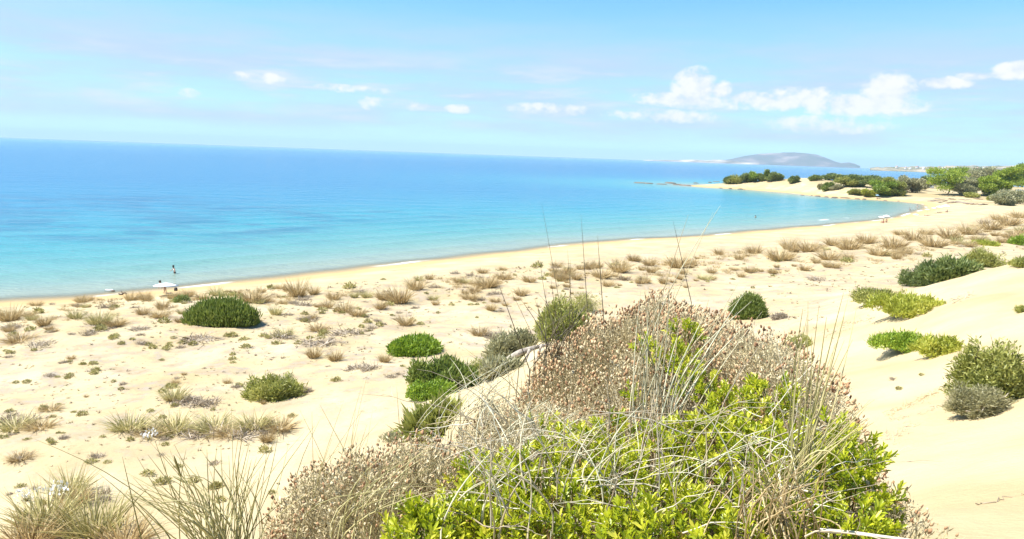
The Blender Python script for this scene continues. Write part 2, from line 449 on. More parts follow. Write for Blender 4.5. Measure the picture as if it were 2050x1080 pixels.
# the dune the camera stands on: (degrees clockwise from the view, distance, height)
_dune = [(0, .6, 13.35), (0, 2, 13.15), (20, 2, 13.1), (-12, 2, 13.1), (-30, 2, 12.9), (32, 2.2, 13.05), (12, 4.5, 13.0), (25, 4.5, 12.6), (-5.5, 4.5, 13.15), (12, 7, 12.5), (-2.5, 7, 12.75), (1, 9, 12.6), (3, 11, 12.45),
         (6, 13, 12.0), (14, 12, 10.9), (20, 9, 10.6), (12, 18, 9.4), (6, 20, 9.6), (3, 26, 7.6), (10, 30, 6.6), (-6, 9, 10.2), (-6, 14, 7.8), (-6, 20, 6.0), (-1, 16, 9.8), (-1, 22, 7.2), (-12, 5, 11.6), (-12, 10, 8.2), (-12, 16, 6.2),
         (-25, 5, 10.8), (-25, 10, 7.8), (-25, 16, 5.7), (-38, 5, 10.8), (-38, 12, 7.0), (-40, 25, 4.2), (-55, 2, 12.9), (-60, 8, 9.5), (-60, 20, 5.0), (-60, 50, 2.4), (-100, 3, 12.9), (-100, 10, 10), (-100, 30, 4.5),
         (50, 2, 13.2), (50, 5, 12.9), (50, 10, 12.4), (50, 20, 11.5), (50, 40, 9.5), (50, 90, 4.5), (50, 300, 4), (90, 3, 13.4), (90, 10, 13.0), (90, 40, 10), (90, 150, 5), (150, 3, 13.3), (150, 20, 11), (150, 100, 6),
         (-150, 3, 13.2), (-150, 20, 9), (-150, 80, 4), (25, 420, 4.5), (32, 440, 4.5), (20, 490, 4.5), (30, 560, 4), (13.5, 480, 1.2), (15.5, 500, 1.8), (17.5, 500, 3.0), (12.5, 465, .7), (14.5, 455, 1.8), (40, 500, 4), (60, 700, 4)]
for a, r_, z in _dune:
    _P.append((math.log(r_), R(a))); _Z.append(z)
_P = np.array(_P); _Z = np.array(_Z)
def _tps(d2):
    return 0.5 * d2 * np.log(d2 + 1e-12)
_n = len(_P)
_d2 = ((_P[:, None] - _P[None]) ** 2).sum(-1)
_K = np.zeros((_n + 3, _n + 3)); _K[:_n, :_n] = _tps(_d2) + np.eye(_n) * 1e-4
_K[:_n, _n] = 1; _K[:_n, _n + 1:] = _P; _K[_n, :_n] = 1; _K[_n + 1:, :_n] = _P.T
_Wt = np.linalg.solve(_K, np.concatenate([_Z, np.zeros(3)]))
def tps(x, y):
    u = np.log(np.maximum(np.hypot(x, y), .5)); v = np.arctan2(x, y)
    out = _Wt[_n] + _Wt[_n + 1] * u + _Wt[_n + 2] * v
    for (a, b), w in zip(_P, _Wt[:_n]):
        out = out + w * _tps((u - a) ** 2 + (v - b) ** 2)
    return out
def height(x, y, sd=None):
    x = np.asarray(x, float); y = np.asarray(y, float)
    if sd is None: sd = shore(x, y)
    r = np.hypot(x, y)
    z = tps(x, y)
    z = np.clip(z, 0.6, 13.6)
    rough = sstep(r, 16, 30) * sstep(sd, 12, 30)
    z = z + rough * ((fbm(x / 9, y / 9, 3, 3) - .5) * 0.9 + (fbm(x / 2.6, y / 2.6, 5, 3) - .5) * 0.42)
    z = z + (1 - rough) * sstep(r, 3, 8) * (fbm(x / 3.0, y / 3.0, 9, 3) - .5) * 0.16
    beach = np.where(sd > 0, 0.055 * sd + 0.45 * (1 - np.exp(-np.maximum(sd, 0) / 4)), np.maximum(sd * .05, -5))
    k = sstep(sd, 3, 24)
    return beach * (1 - k) + z * k

def ground(px, py):
    """where the line of sight through each pixel meets the land"""
    px = np.atleast_1d(np.asarray(px, float)); py = np.atleast_1d(np.asarray(py, float))
    w = ray(px, py); hor = np.hypot(w[:, 0], w[:, 1])
    rr = np.exp(np.linspace(math.log(2.5), math.log(700), 420))
    t = rr[None] / hor[:, None]
    X = w[:, :1] * t; Y = w[:, 1:2] * t; Zr = EYE + w[:, 2:] * t
    H = height(X, Y)
    below = Zr < H
    k = np.where(below.any(1), below.argmax(1), len(rr) - 1); k = np.maximum(k, 1)
    i = np.arange(len(px))
    a = Zr[i, k - 1] - H[i, k - 1]; b = H[i, k] - Zr[i, k]
    f = np.clip(a / np.maximum(a + b, 1e-6), 0, 1)
    x = X[i, k - 1] * (1 - f) + X[i, k] * f; y = Y[i, k - 1] * (1 - f) + Y[i, k] * f
    return np.stack([x, y, height(x, y)], -1)
def depth_of(p):
    """distance along the view axis, for sizes: metres = pixels * depth / FPX"""
    q = (np.asarray(p) - np.array([0, 0, EYE])) @ CM
    return -q[..., 2]

# ---- sand: one sheet round the camera, fine where the photograph looks
th = np.concatenate([np.linspace(-180, -44, 46)[:-1], np.linspace(-44, 44, 400), np.linspace(44, 180, 46)[1:]])
rr = np.exp(np.linspace(math.log(.35), math.log(1050), 470))
TH, RR = np.meshgrid(np.radians(th), rr)
X = RR * np.sin(TH); Y = RR * np.cos(TH)
SD = shore(X, Y)
Z = height(X, Y, SD)
nr, na = X.shape
V = np.stack([X, Y, Z], -1).reshape(-1, 3)
ii = np.arange((nr - 1) * (na - 1)); a = ii // (na - 1) * na + ii % (na - 1)
F = np.stack([a, a + na, a + na + 1, a + 1], -1)
V = np.concatenate([V, [[0, 0, float(Z[0].mean())]]])
c = len(V) - 1; j = np.arange(na - 1)
fan = np.stack([np.full(na - 1, c), j, j + 1], -1)
pxs, pys = project(V)
# litter and dry remains lie in the belt of grass behind the beach, thinning out inland
sdf = np.concatenate([SD.ravel(), [50.0]])
rad = np.hypot(V[:, 0], V[:, 1])
belt = sstep(sdf, 9, 22) * (1 - sstep(rad, 200, 330)) * sstep(rad, 16, 40) * (1 - sstep(V[:, 2], 5.0, 7.5))
hl = sstep(rad, 330, 380) * sstep(sdf, 10, 22)
sand_mat, t = newmat('dune_sand')
pb = nd(t, 'ShaderNodeBsdfPrincipled'); pb.inputs['Roughness'].default_value = .95; pb.inputs['Specular IOR Level'].default_value = .12
tc_ = nd(t, 'ShaderNodeTexCoord')
def tnoise(scale, detail=4, rough=.55, stretch=None):
    n = nd(t, 'ShaderNodeTexNoise'); n.inputs['Scale'].default_value = scale; n.inputs['Detail'].default_value = detail; n.inputs['Roughness'].default_value = rough
    if stretch:
        mp = nd(t, 'ShaderNodeMapping'); mp.inputs['Scale'].default_value = stretch; mp.inputs['Rotation'].default_value = (0, 0, R(-25))
        t.links.new(tc_.outputs['Object'], mp.inputs[0]); t.links.new(mp.outputs[0], n.inputs['Vector'])
    else: t.links.new(tc_.outputs['Object'], n.inputs['Vector'])
    return n.outputs[0]
def tmath(op, a, b, clamp=False):
    n = nd(t, 'ShaderNodeMath', operation=op, use_clamp=clamp)
    for i, v in enumerate((a, b)):
        if isinstance(v, (int, float)): n.inputs[i].default_value = v
        else: t.links.new(v, n.inputs[i])
    return n.outputs[0]
def tsm(x, a, b):
    n = nd(t, 'ShaderNodeMapRange', interpolation_type='SMOOTHSTEP'); t.links.new(x, n.inputs[0])
    n.inputs[1].default_value = a; n.inputs[2].default_value = b
    return n.outputs[0]
def tmix(f, a, b):
    n = nd(t, 'ShaderNodeMix', data_type='RGBA')
    if isinstance(f, (int, float)): n.inputs[0].default_value = f
    else: t.links.new(f, n.inputs[0])
    for i, v in ((6, a), (7, b)):
        if isinstance(v, tuple): n.inputs[i].default_value = (*v, 1)
        else: t.links.new(v, n.inputs[i])
    return n.outputs[2]
def tattr(n): return nd(t, 'ShaderNodeAttribute', attribute_name=n).outputs['Fac']
base = ramp(t, tnoise(.22, 5), [(.3, (.44, .345, .19)), (.5, (.51, .415, .245)), (.72, (.58, .49, .32))])
fine = ramp(t, tnoise(55, 3, .7), [(.3, (.86, .85, .83)), (.7, (1, 1, 1))])
mul = nd(t, 'ShaderNodeMix', data_type='RGBA', blend_type='MULTIPLY'); mul.inputs[0].default_value = 1
t.links.new(base, mul.inputs[6]); t.links.new(fine, mul.inputs[7])
streak = tsm(tnoise(1.0, 5, .65, (.5, 2.6, 1)), .57, .72)
colr = tmix(tmath('MULTIPLY', streak, .5), mul.outputs[2], (.42, .30, .18))
lit = tmath('MULTIPLY', tattr('belt'), tsm(tnoise(.55, 6, .68), .46, .60))
litcol = ramp(t, tnoise(2.2, 4), [(.35, (.27, .20, .13)), (.5, (.36, .28, .19)), (.65, (.33, .29, .24))])
colr = tmix(tmath('MULTIPLY', lit, .8), colr, litcol)
speck = tmath('MULTIPLY', tattr('belt'), tsm(tnoise(2.6, 5, .75), .57, .63))
colr = tmix(tmath('MULTIPLY', speck, .7), colr, (.30, .22, .13))
hgrass = tmath('MULTIPLY', tattr('scrub'), tsm(tnoise(.07, 5, .6), .40, .52))
colr = tmix(tmath('MULTIPLY', hgrass, .85), colr, (.36, .28, .15))
wr_ = tmath('SUBTRACT', 1.0, tsm(tmath('ABSOLUTE', tmath('SUBTRACT', tattr('shore'), tmath('ADD', 5.0, tmath('MULTIPLY', tnoise(.2, 4), 3.0))), 0), .1, .7))
colr = tmix(tmath('MULTIPLY', tmath('MULTIPLY', wr_, tsm(tnoise(.8, 5, .7), .50, .60)), .6), colr, (.20, .14, .09))
wet = tmath('SUBTRACT', 1.0, tsm(tmath('ADD', tattr('shore'), tmath('MULTIPLY', tnoise(.15, 3), -3.0)), 1.2, 5.4))
colr = tmix(tmath('MULTIPLY', wet, .9), colr, (.48, .335, .16))
t.links.new(colr, pb.inputs['Base Color'])
bp = nd(t, 'ShaderNodeBump'); bp.inputs['Strength'].default_value = .55; bp.inputs['Distance'].default_value = .06
t.links.new(tmath('ADD', tmath('MULTIPLY', tnoise(3.0, 6, .6), 1.6), tmath('MULTIPLY', tnoise(9, 4, .6, (.6, 3.0, 1)), .9)), bp.inputs['Height'])
t.links.new(bp.outputs[0], pb.inputs['Normal'])
o_ = nd(t, 'ShaderNodeOutputMaterial'); t.links.new(pb.outputs[0], o_.inputs[0])
sand = structure(obj('ground', mesh('ground', V, [F, fan], {'shore': sdf, 'belt': belt, 'scrub': hl}, True, (sand_mat,))))

# ---- the sea: one disc to the horizon, colour from the water's depth, far tones lightened for haze
th = np.concatenate([np.linspace(-180, -44, 30)[:-1], np.linspace(-44, 44, 330), np.linspace(44, 180, 30)[1:]])
rs = np.concatenate([np.exp(np.linspace(math.log(20), math.log(900), 400)), np.exp(np.linspace(math.log(900), math.log(30000), 50))[1:]])
TH, RR = np.meshgrid(np.radians(th), rs)
X = RR * np.sin(TH); Y = RR * np.cos(TH)
OFF = -shore(X, Y)
nr, na = X.shape
# low swell running in to the beach
amp = sstep(OFF, 2, 10) * (1 - sstep(OFF, 40, 110)) * (1 - sstep(RR, 250, 500))
ph = OFF + 5 * fbm(X / 30, Y / 30, 31, 2) + 1.5 * fbm(X / 7, Y / 7, 33, 2)
sw = np.maximum(0, np.sin(ph * 2 * math.pi / 9.5)) ** 2 * fbm(X / 16, Y / 16, 37, 2)
Zs = amp * sw * 0.26
V = np.stack([X, Y, Zs], -1).reshape(-1, 3)
ii = np.arange((nr - 1) * (na - 1)); a = ii // (na - 1) * na + ii % (na - 1)
F = np.stack([a, a + na, a + na + 1, a + 1], -1)
sea_mat, t = newmat('sea_water')
tc_ = nd(t, 'ShaderNodeTexCoord')
off = tattr('offshore')
depthv = tmath('ADD', off, tmath('MULTIPLY', tmath('SUBTRACT', tnoise(.012, 4), .5), tmath('MINIMUM', off, 90.0)))
lg = tmath('DIVIDE', tmath('LOGARITHM', tmath('MAXIMUM', tmath('ADD', depthv, 1.0), 1.0), 10.0), 4.0)   # 0 at the edge, 1 at 10 km
sea_col = ramp(t, lg, [(0.0, (.36, .32, .22)), (.22, (.24, .30, .24)), (.31, (.145, .29, .255)), (.38, (.076, .27, .28)), (.45, (.034, .235, .30)), (.52, (.020, .18, .295)),
                       (.60, (.014, .145, .285)), (.70, (.016, .14, .275)), (.82, (.030, .17, .31)), (1.0, (.085, .26, .40))])  # outer stops paler: horizon haze and sky reflection put into the colour
# meadows of dark sea grass on the bottom, and ripple shading painted in as dark dashes
mead = tmath('MULTIPLY', tattr('meadow'), tsm(tnoise(.06, 6, .7, (1, 1.6, 1)), .42, .60))
sea_col = tmix(tmath('MULTIPLY', mead, .5), sea_col, (.018, .085, .18))
sm2 = tmath('MULTIPLY', tsm(tnoise(.07, 5, .65, (1, 3.0, 1)), .60, .70), tmath('MULTIPLY', tsm(off, 14, 30), tmath('SUBTRACT', 1.0, tsm(off, 120, 300))))
sea_col = tmix(tmath('MULTIPLY', sm2, .55), sea_col, (.05, .17, .25))
wp = nd(t, 'ShaderNodeBsdfPrincipled')
wp.inputs['Roughness'].default_value = .19; wp.inputs['IOR'].default_value = 1.33; wp.inputs['Specular IOR Level'].default_value = .48
t.links.new(sea_col, wp.inputs['Base Color'])
wb = nd(t, 'ShaderNodeBump'); wb.inputs['Strength'].default_value = .75; wb.inputs['Distance'].default_value = .65
hh = tmath('ADD', tmath('MULTIPLY', tnoise(.35, 5, .62, (1, 2.2, 1)), 1.0), tmath('ADD', tmath('MULTIPLY', tnoise(.05, 3, .5, (1, 3.0, 1)), 3.2), tmath('MULTIPLY', tnoise(1.6, 4, .6, (1, 1.8, 1)), .22)))
t.links.new(hh, wb.inputs['Height']); t.links.new(wb.outputs[0], wp.inputs['Normal'])
tp = nd(t, 'ShaderNodeBsdfTransparent')
ms = nd(t, 'ShaderNodeMixShader')
clear = tsm(off, -.2, 5.0)
t.links.new(tmath('ADD', .12, tmath('MULTIPLY', clear, .88)), ms.inputs[0])
t.links.new(tp.outputs[0], ms.inputs[1]); t.links.new(wp.outputs[0], ms.inputs[2])
# thin broken foam at the lip of the water
fo = nd(t, 'ShaderNodeBsdfDiffuse'); fo.inputs[0].default_value = (.78, .80, .78, 1)
fm = nd(t, 'ShaderNodeMixShader')
lip = tmath('MULTIPLY', tmath('SUBTRACT', 1.0, tsm(tmath('ABSOLUTE', tmath('SUBTRACT', off, tmath('MULTIPLY', tnoise(.12, 3), 2.0)), 0), .2, .75)), tsm(tnoise(.05, 4), .50, .60))
crest = tmath('MULTIPLY', tattr('crest'), tsm(tnoise(.06, 4, .6), .53, .60))
t.links.new(tmath('MULTIPLY', tmath('MAXIMUM', lip, crest), .75), fm.inputs[0])
t.links.new(ms.outputs[0], fm.inputs[1]); t.links.new(fo.outputs[0], fm.inputs[2])
o_ = nd(t, 'ShaderNodeOutputMaterial'); t.links.new(fm.outputs[0], o_.inputs[0])
crest_v = (sstep(Zs, .13, .2) * (1 - sstep(OFF, 7, 11))).ravel()
mc = onz(np.float64(60), np.float64(415), 0.0); me_ = onz(np.float64(640), np.float64(440), 0.0)
mdx = (X - mc[0]) / 90; mdy = (Y - mc[1]) / 55
meadow_v = (sstep(1.3 - np.hypot(mdx, mdy) + (fbm(X / 45, Y / 45, 57, 3) - .5) * 1.4, 0, .7)).ravel()
sea = structure(obj('sea', mesh('sea', V, [F], {'offshore': OFF.ravel(), 'crest': crest_v, 'meadow': meadow_v}, True, (sea_mat,))))

# ---- far hills and coast
def far_ridge(name, pts, dist, depth, matname, seed, base_z=-2.0, rough=.12, bumpy=(.1, 0.0)):
    """pts: (pixel x, pixel y of the skyline); a ridge of real depth standing that far off"""
    px = np.array([p[0] for p in pts], float); py = np.array([p[1] for p in pts], float)
    xs = np.linspace(px[0], px[-1], 110)
    ys = np.interp(xs, px, py) + (fbm(xs * bumpy[0], xs * 0 + seed, seed, 3) - .5) * bumpy[1]
    prof = []
    for x_, y_ in zip(xs, ys):
        prof.append(at(x_, y_, dist))
    prof = np.array(prof)
    u = np.linspace(-1, 1, 25)
    fwd = unit(prof[:, :2])
    Vv = []
    for k, uu in enumerate(u):
        q = prof[:, :2] + fwd * depth * uu
        hz = np.maximum(prof[:, 2], .5) * (1 - abs(uu) ** 1.6) + base_z * abs(uu) ** 1.6
        n_ = fbm(q[:, 0] / (depth * .35), q[:, 1] / (depth * .35), seed, 4) - .5
        hz = hz * (1 + n_ * rough * 2.4 * (abs(uu) > .01) * (1 - abs(uu)))
        Vv.append(np.stack([q[:, 0], q[:, 1], hz], -1))
    Vv = np.array(Vv); m, n = Vv.shape[:2]
    ii = np.arange((m - 1) * (n - 1)); a = ii // (n - 1) * n + ii % (n - 1)
    Fv = np.stack([a, a + 1, a + n + 1, a + n], -1)
    return structure(obj(name, mesh(name, Vv.reshape(-1, 3), [Fv], None, True, (matname,))))
def hillmat(name, lo, mid, hi, sc):
    m, t = newmat(name)
    b = nd(t, 'ShaderNodeBsdfDiffuse'); tc = nd(t, 'ShaderNodeTexCoord'); n = nd(t, 'ShaderNodeTexNoise')
    n.inputs['Scale'].default_value = sc; n.inputs['Detail'].default_value = 6; n.inputs['Roughness'].default_value = .6
    t.links.new(tc.outputs['Object'], n.inputs['Vector'])
    t.links.new(ramp(t, n.outputs[0], [(.36, lo), (.52, mid), (.64, hi)]), b.inputs[0])
    o = nd(t, 'ShaderNodeOutputMaterial'); t.links.new(b.outputs[0], o.inputs[0])
    return m
far_ridge('mountain', [(1425, 325.5), (1440, 323), (1462, 319), (1490, 313), (1520, 308.5), (1550, 307), (1590, 306.5), (1620, 308), (1635, 310), (1655, 317), (1672, 324), (1684, 327), (1700, 325.5), (1712, 328.5), (1722, 333)],
          16000, 900, hillmat('mountain_scrub', (.07, .09, .05), (.13, .12, .10), (.32, .26, .22), .0016), 41)
far_ridge('spit', [(1288, 320.6), (1300, 320.4), (1320, 321), (1350, 321), (1380, 320.2), (1400, 320.5), (1415, 322), (1432, 319.8), (1450, 321), (1480, 324.5), (1520, 327)],
          13500, 250, hillmat('spit_sand', (.16, .14, .10), (.38, .32, .24), (.6, .53, .42), .004), 43, -1.0, .3)
coast = [(1742, 336.5), (1752, 335.5), (1790, 335), (1830, 334.2), (1860, 333.6), (1900, 333), (1940, 332.6), (1980, 332.8), (2010, 332.6), (2060, 332.5), (2140, 333), (2300, 334)]
far_ridge('far_coast', coast, 5200, 420, hillmat('coast_scrub', (.10, .13, .065), (.24, .21, .14), (.46, .38, .28), .012), 47, -1.0, .35, (.16, 3.6))

# ---- the air
V, F = boxv(-31000, 31000, -31000, 31000, -7, 330)
hz_m, t = newmat('haze_air')
pv = nd(t, 'ShaderNodeVolumePrincipled')
pv.inputs['Color'].default_value = (.58, .80, 1.0, 1); pv.inputs['Density'].default_value = 5.4e-5; pv.inputs['Anisotropy'].default_value = 0.0
o_ = nd(t, 'ShaderNodeOutputMaterial'); t.links.new(pv.outputs[0], o_.inputs['Volume'])
stuff(obj('haze', mesh('haze', V, [F], None, False, (hz_m,))))

# ------------------------------------------------------------------ plants: builders
def reseed(s):
    global rng
    rng = np.random.default_rng(s)

def crown_points(n, lobes, lob, seed, low=-.05, k=7.0):
    z = rng.uniform(low, 1, n) ; a = rng.uniform(0, 2 * math.pi, n)
    c = np.sqrt(np.maximum(0, 1 - z * z))
    d = np.stack([c * np.cos(a), c * np.sin(a), z], -1)
    ld = rand_unit(lobes); ld[:, 2] = np.abs(ld[:, 2]); lf = rng.uniform(.55, 1.0, lobes)
    g_ = (np.exp(-k * (1 - d @ ld.T)) * lf).max(1)
    which = (np.exp(-k * (1 - d @ ld.T)) * lf).argmax(1)
    f = 1 - lob + lob * g_ * 1.1
    return d, f, which

def foliage(name, w, dp, h, mat, seed, n=1800, tip=.12, lobes=9, lob=.3, up=.55, leafw=.3, per=4, jit=.45, inner=.35, low=-.05):
    """a shrub's leaves: sprays of small blades over one or several uneven domes that stand on z = 0"""
    reseed(seed)
    g = G()
    if lob < .18: subs = [(0, 0, 1.0, 1.0, 1.0)]
    else:
        subs = [(rng.uniform(-.1, .1), rng.uniform(-.1, .1), .72, .72, .82)]
        for i in range(lobes):
            a = 2.4 * i + rng.uniform(-.4, .4); q = math.sqrt(rng.uniform(.06, .72))
            k = rng.uniform(.28, .48)
            subs.append((math.cos(a) * q * .92, math.sin(a) * q * .92, k, k, rng.uniform(.5, 1.0) * (1.02 - .42 * q * q)))
    wt = np.array([q[2] * (q[4] + .4) for q in subs]); wt /= wt.sum()
    for (cx_, cy_, kx, ky, kh), f_ in zip(subs, wt):
        m = max(20, int(n * f_))
        d, f, which = crown_points(m, 7, min(.38, lob + .06), seed, low)
        shell = np.where(rng.random(m) < inner, rng.uniform(.4, .86, m), rng.uniform(.86, 1.05, m))
        rad = np.array([w / 2 * kx, dp / 2 * ky, h * kh])
        pos = d * rad * (f * shell)[:, None] + np.array([cx_ * w / 2, cy_ * dp / 2, 0])
        pos[:, 2] = np.maximum(pos[:, 2], .01)
        nor = unit(d / rad)
        tone = rng.uniform(-.2, .2) + rng.uniform(-.12, .12, 7)[which]
        for k in range(per):
            ax = unit(nor * (1 - up) + np.array([0, 0, up]) + rng.normal(size=(m, 3)) * jit)
            ax[:, 2] = np.where(ax[:, 2] < -.2, -.2, ax[:, 2])
            b = pos + rng.normal(size=(m, 3)) * tip * .35; b[:, 2] = np.maximum(b[:, 2], .0)
            leaves(g, b, ax, tip * rng.uniform(.6, 1.3, m) * np.where(rng.random(m) < .07, 1.9, 1), tip * leafw * rng.uniform(.7, 1.3, m), .2, np.clip(.5 + tone + rng.normal(size=m) * .2, 0, 1))
    return g.mesh(name, mat)

def branches(name, w, dp, h, mat, seed, n=9, r0=.03):
    reseed(seed + 500)
    g = G()
    d, f, _ = crown_points(n, 5, .3, seed, .15)
    tip = d * np.array([w / 2, dp / 2, h]) * .82
    t = np.linspace(0, 1, 5)[None, :, None]
    root = rng.normal(size=(n, 3)) * np.array([w * .04, dp * .04, 0]); root[:, 2] = -.05
    mid = rng.normal(size=(n, 3)) * h * .12
    P = root[:, None] * (1 - t) + tip[:, None] * t + mid[:, None] * (t * (1 - t) * 2) + np.array([0, 0, 1.]) * (t * (1 - t)) * h * .3
    tubes(g, P, np.linspace(r0, r0 * .25, 5)[None], 5)
    return g.mesh(name, mat)

LANDMARKS = []          # (words, pixel x, pixel y) that labels of small plants may refer to
def shrub(name, px, base_py, wpx, hpx, mat, label, cat='shrub', mark=None, group=None, flat=1.0, n=None, tip=None, twig='bark', back=.38, **k):
    p = ground(px, base_py)[0]
    s = depth_of(p) / FPX
    w = wpx * s; h = hpx * s * 1.03; dp = w * flat
    p = p + np.array([*(unit(p[:2]) * dp * .38), 0]); p[2] = float(height(p[0], p[1])) - .03
    seed = int(px * 7 + base_py)
    root = obj(name, None, loc=p)
    tag(root, label, cat, group)
    h = max(.35 * h, h - dp * back * float((EYE - p[2]) / np.hypot(p[0], p[1])) - .7 * (tip or float(np.clip(5.0 * s, .05, .6))))
    n = int((n or np.clip(wpx * hpx * .28, 500, 3600)) * 1.35)
    tip = tip or float(np.clip(5.0 * s, .05, .6))
    stuff(obj('foliage', foliage('foliage', w, dp, h, M[mat], seed, n=n, tip=tip, **k), root))
    obj('branches', branches('branches', w, dp, h, M[twig], seed, r0=max(.012, w * .008)), root)
    if mark: LANDMARKS.append((mark, px, base_py - hpx * .4))
    return root

# ------------------------------------------------------------------ shrubs between the dune and the beach
shrub('juniper_shrub', 446, 655, 152, 55, 'juniper', 'dense dark green dome juniper, widest shrub on the sand behind the white parasol', mark='dark dome juniper', lob=.10, lobes=12, up=.75, flat=.62, n=3600, tip=.32, leafw=.22, jit=.25, low=-.1)
shrub('creeping_shrub', 832, 712, 124, 42, 'bright', 'flat bright green creeping shrub on open sand, an even low oval', mark='flat bright green shrub', lob=.16, lobes=10, flat=1.0, n=2600, tip=.2, up=.45, leafw=.4)
shrub('juniper_shrub', 885, 782, 140, 86, 'juniper', 'spiky mid green juniper between the flat bright shrub and the dune edge', mark='spiky juniper', lob=.34, lobes=12, up=.65, flat=.8, tip=.26, leafw=.28)
shrub('creeping_shrub', 862, 800, 104, 48, 'bright', 'small bright green shrub growing against the front of the spiky juniper', lob=.2, flat=.7, tip=.14, leafw=.35)
shrub('scrub_bush', 880, 872, 108, 84, 'olive', 'olive green scrub bush below the spiky juniper, beside the bare sand bank', lob=.3, flat=.8, tip=.12, leafw=.3)
shrub('scrub_bush', 800, 884, 88, 26, 'olivegrey', 'low brownish scrub patch at the foot of the olive bush', lob=.3, flat=.8, tip=.09)
shrub('juniper_shrub', 548, 802, 116, 70, 'olive', 'sprawling olive green juniper with a dark dead side, alone on bare sand', mark='sprawling juniper', lob=.42, lobes=14, up=.4, flat=.8, tip=.2, leafw=.22, jit=.6, n=1900)
shrub('dead_brush', 600, 792, 46, 24, 'deadgrey', 'dry brushwood for the dead side and shadow of the sprawling juniper', 'brush', lob=.4, flat=.9, tip=.14, leafw=.12, n=700)  # brushwood stands in for the shadow on the juniper's dry side
shrub('scrub_bush', 1118, 680, 128, 108, 'olive', 'upright olive bush on the ridge, behind the brown stalks', lob=.3, flat=.9, tip=.055, up=.7, leafw=.25, n=2400, back=.02)
shrub('scrub_bush', 1166, 628, 84, 54, 'olive', 'smaller round olive bush just beyond the olive bush on the ridge', lob=.25, flat=.9, tip=.075, n=1800, back=.02)
shrub('scrub_bush', 1035, 728, 130, 88, 'olivegrey', 'grey olive bush above the bleached branch on the ridge', lob=.32, flat=.8, tip=.06, up=.6, leafw=.25, n=2400, back=.02)
shrub('scrub_bush', 1005, 750, 76, 40, 'olivegrey', 'low grey bush in the hollow under the bleached branch', lob=.35, flat=.7, tip=.06, n=1300, back=.02)
shrub('scrub_bush', 962, 765, 92, 58, 'olive', 'olive scrub linking the spiky juniper with the ridge bushes', lob=.32, flat=.7, tip=.12, n=1600, back=.05)
shrub('juniper_shrub', 1497, 640, 78, 58, 'juniper', 'dark round juniper standing alone beyond the brown headed mound', mark='lone round juniper', lob=.16, up=.7, flat=.9, tip=.2, leafw=.25, n=2200)
shrub('dead_cushion', 1562, 640, 34, 14, 'deadgrey', 'small grey dead cushion on the sand beside the lone dark round juniper', 'cushion', lob=.1, flat=.8, n=500)
shrub('scrub_bush', 1600, 700, 64, 44, 'olive', 'olive bush peeping over the brown headed mound from behind', lob=.3, flat=.8, tip=.1, n=1200)
shrub('juniper_shrub', 1850, 574, 96, 68, 'darkshrub', 'dark end of the long juniper thicket, nearest the sand hollow', lob=.38, lobes=12, up=.5, flat=.7, tip=.24, n=2200)
shrub('juniper_shrub', 1900, 560, 110, 64, 'darkshrub', 'middle and tallest juniper of the long thicket on the dune crest', mark='long juniper thicket', lob=.4, lobes=14, up=.55, flat=.7, tip=.26, n=2600)
shrub('juniper_shrub', 1965, 536, 92, 52, 'olive', 'pale olive far end of the long juniper thicket on the dune crest', lob=.36, lobes=12, up=.55, flat=.7, tip=.24, n=1900)
shrub('creeping_shrub', 1756, 607, 128, 40, 'olive', 'low dull olive shrub at the foot of the long juniper thicket', mark='low dull olive shrub', lob=.2, flat=.8, tip=.15, n=1800)
shrub('creeping_shrub', 1822, 636, 168, 66, 'yellowgreen', 'yellowish green creeping shrub sloping up the sand in front of the thicket', mark='yellowish creeping shrub', lob=.22, lobes=12, flat=.9, tip=.15, n=2800)
shrub('creeping_shrub', 1822, 706, 150, 54, 'bright', 'bright green creeping shrub with a dark hollow, beside the tall bushy juniper', mark='bright slope shrub', lob=.25, lobes=12, flat=.9, tip=.12, n=2600)
shrub('creeping_shrub', 1884, 712, 104, 58, 'yellowgreen', 'yellow tinged low shrub wedged between bright creeping shrub and tall bushy juniper', lob=.28, flat=.9, tip=.11, n=1500)
shrub('juniper_shrub', 1974, 812, 150, 184, 'olive', 'tall bushy yellow green juniper on the sand slope, pale roots at its foot', mark='tall bushy juniper', lob=.34, lobes=16, up=.45, flat=.9, tip=.085, n=3600, leafw=.32)
shrub('juniper_shrub', 1968, 836, 140, 92, 'olivegrey', 'greyish lower boughs spreading at the foot of the tall bushy juniper', lob=.35, lobes=12, up=.35, flat=.6, tip=.075, n=2200, leafw=.2)
shrub('creeping_shrub', 2044, 492, 44, 22, 'bright', 'small bright green shrub on the flat behind the dune crest, farthest of these', lob=.2, flat=.9, n=700)
shrub('creeping_shrub', 1976, 493, 40, 10, 'yellowgreen', 'thin low yellow green mat on the flat beyond the thicket', lob=.2, flat=1.6, n=500)
shrub('creeping_shrub', 2044, 536, 44, 24, 'olive', 'low olive shrub lying on the top of the dune crest', lob=.2, flat=.9, n=800)
shrub('creeping_shrub', 2047, 626, 22, 20, 'olive', 'tiny olive shrub on bare sand above the tall bushy juniper', lob=.2, flat=.9, n=300)
shrub('creeping_shrub', 364, 606, 26, 22, 'darkshrub', 'small dark leafy bush on the beach edge beside the white parasol', mark='small dark bush', lob=.3, flat=.9, n=400)

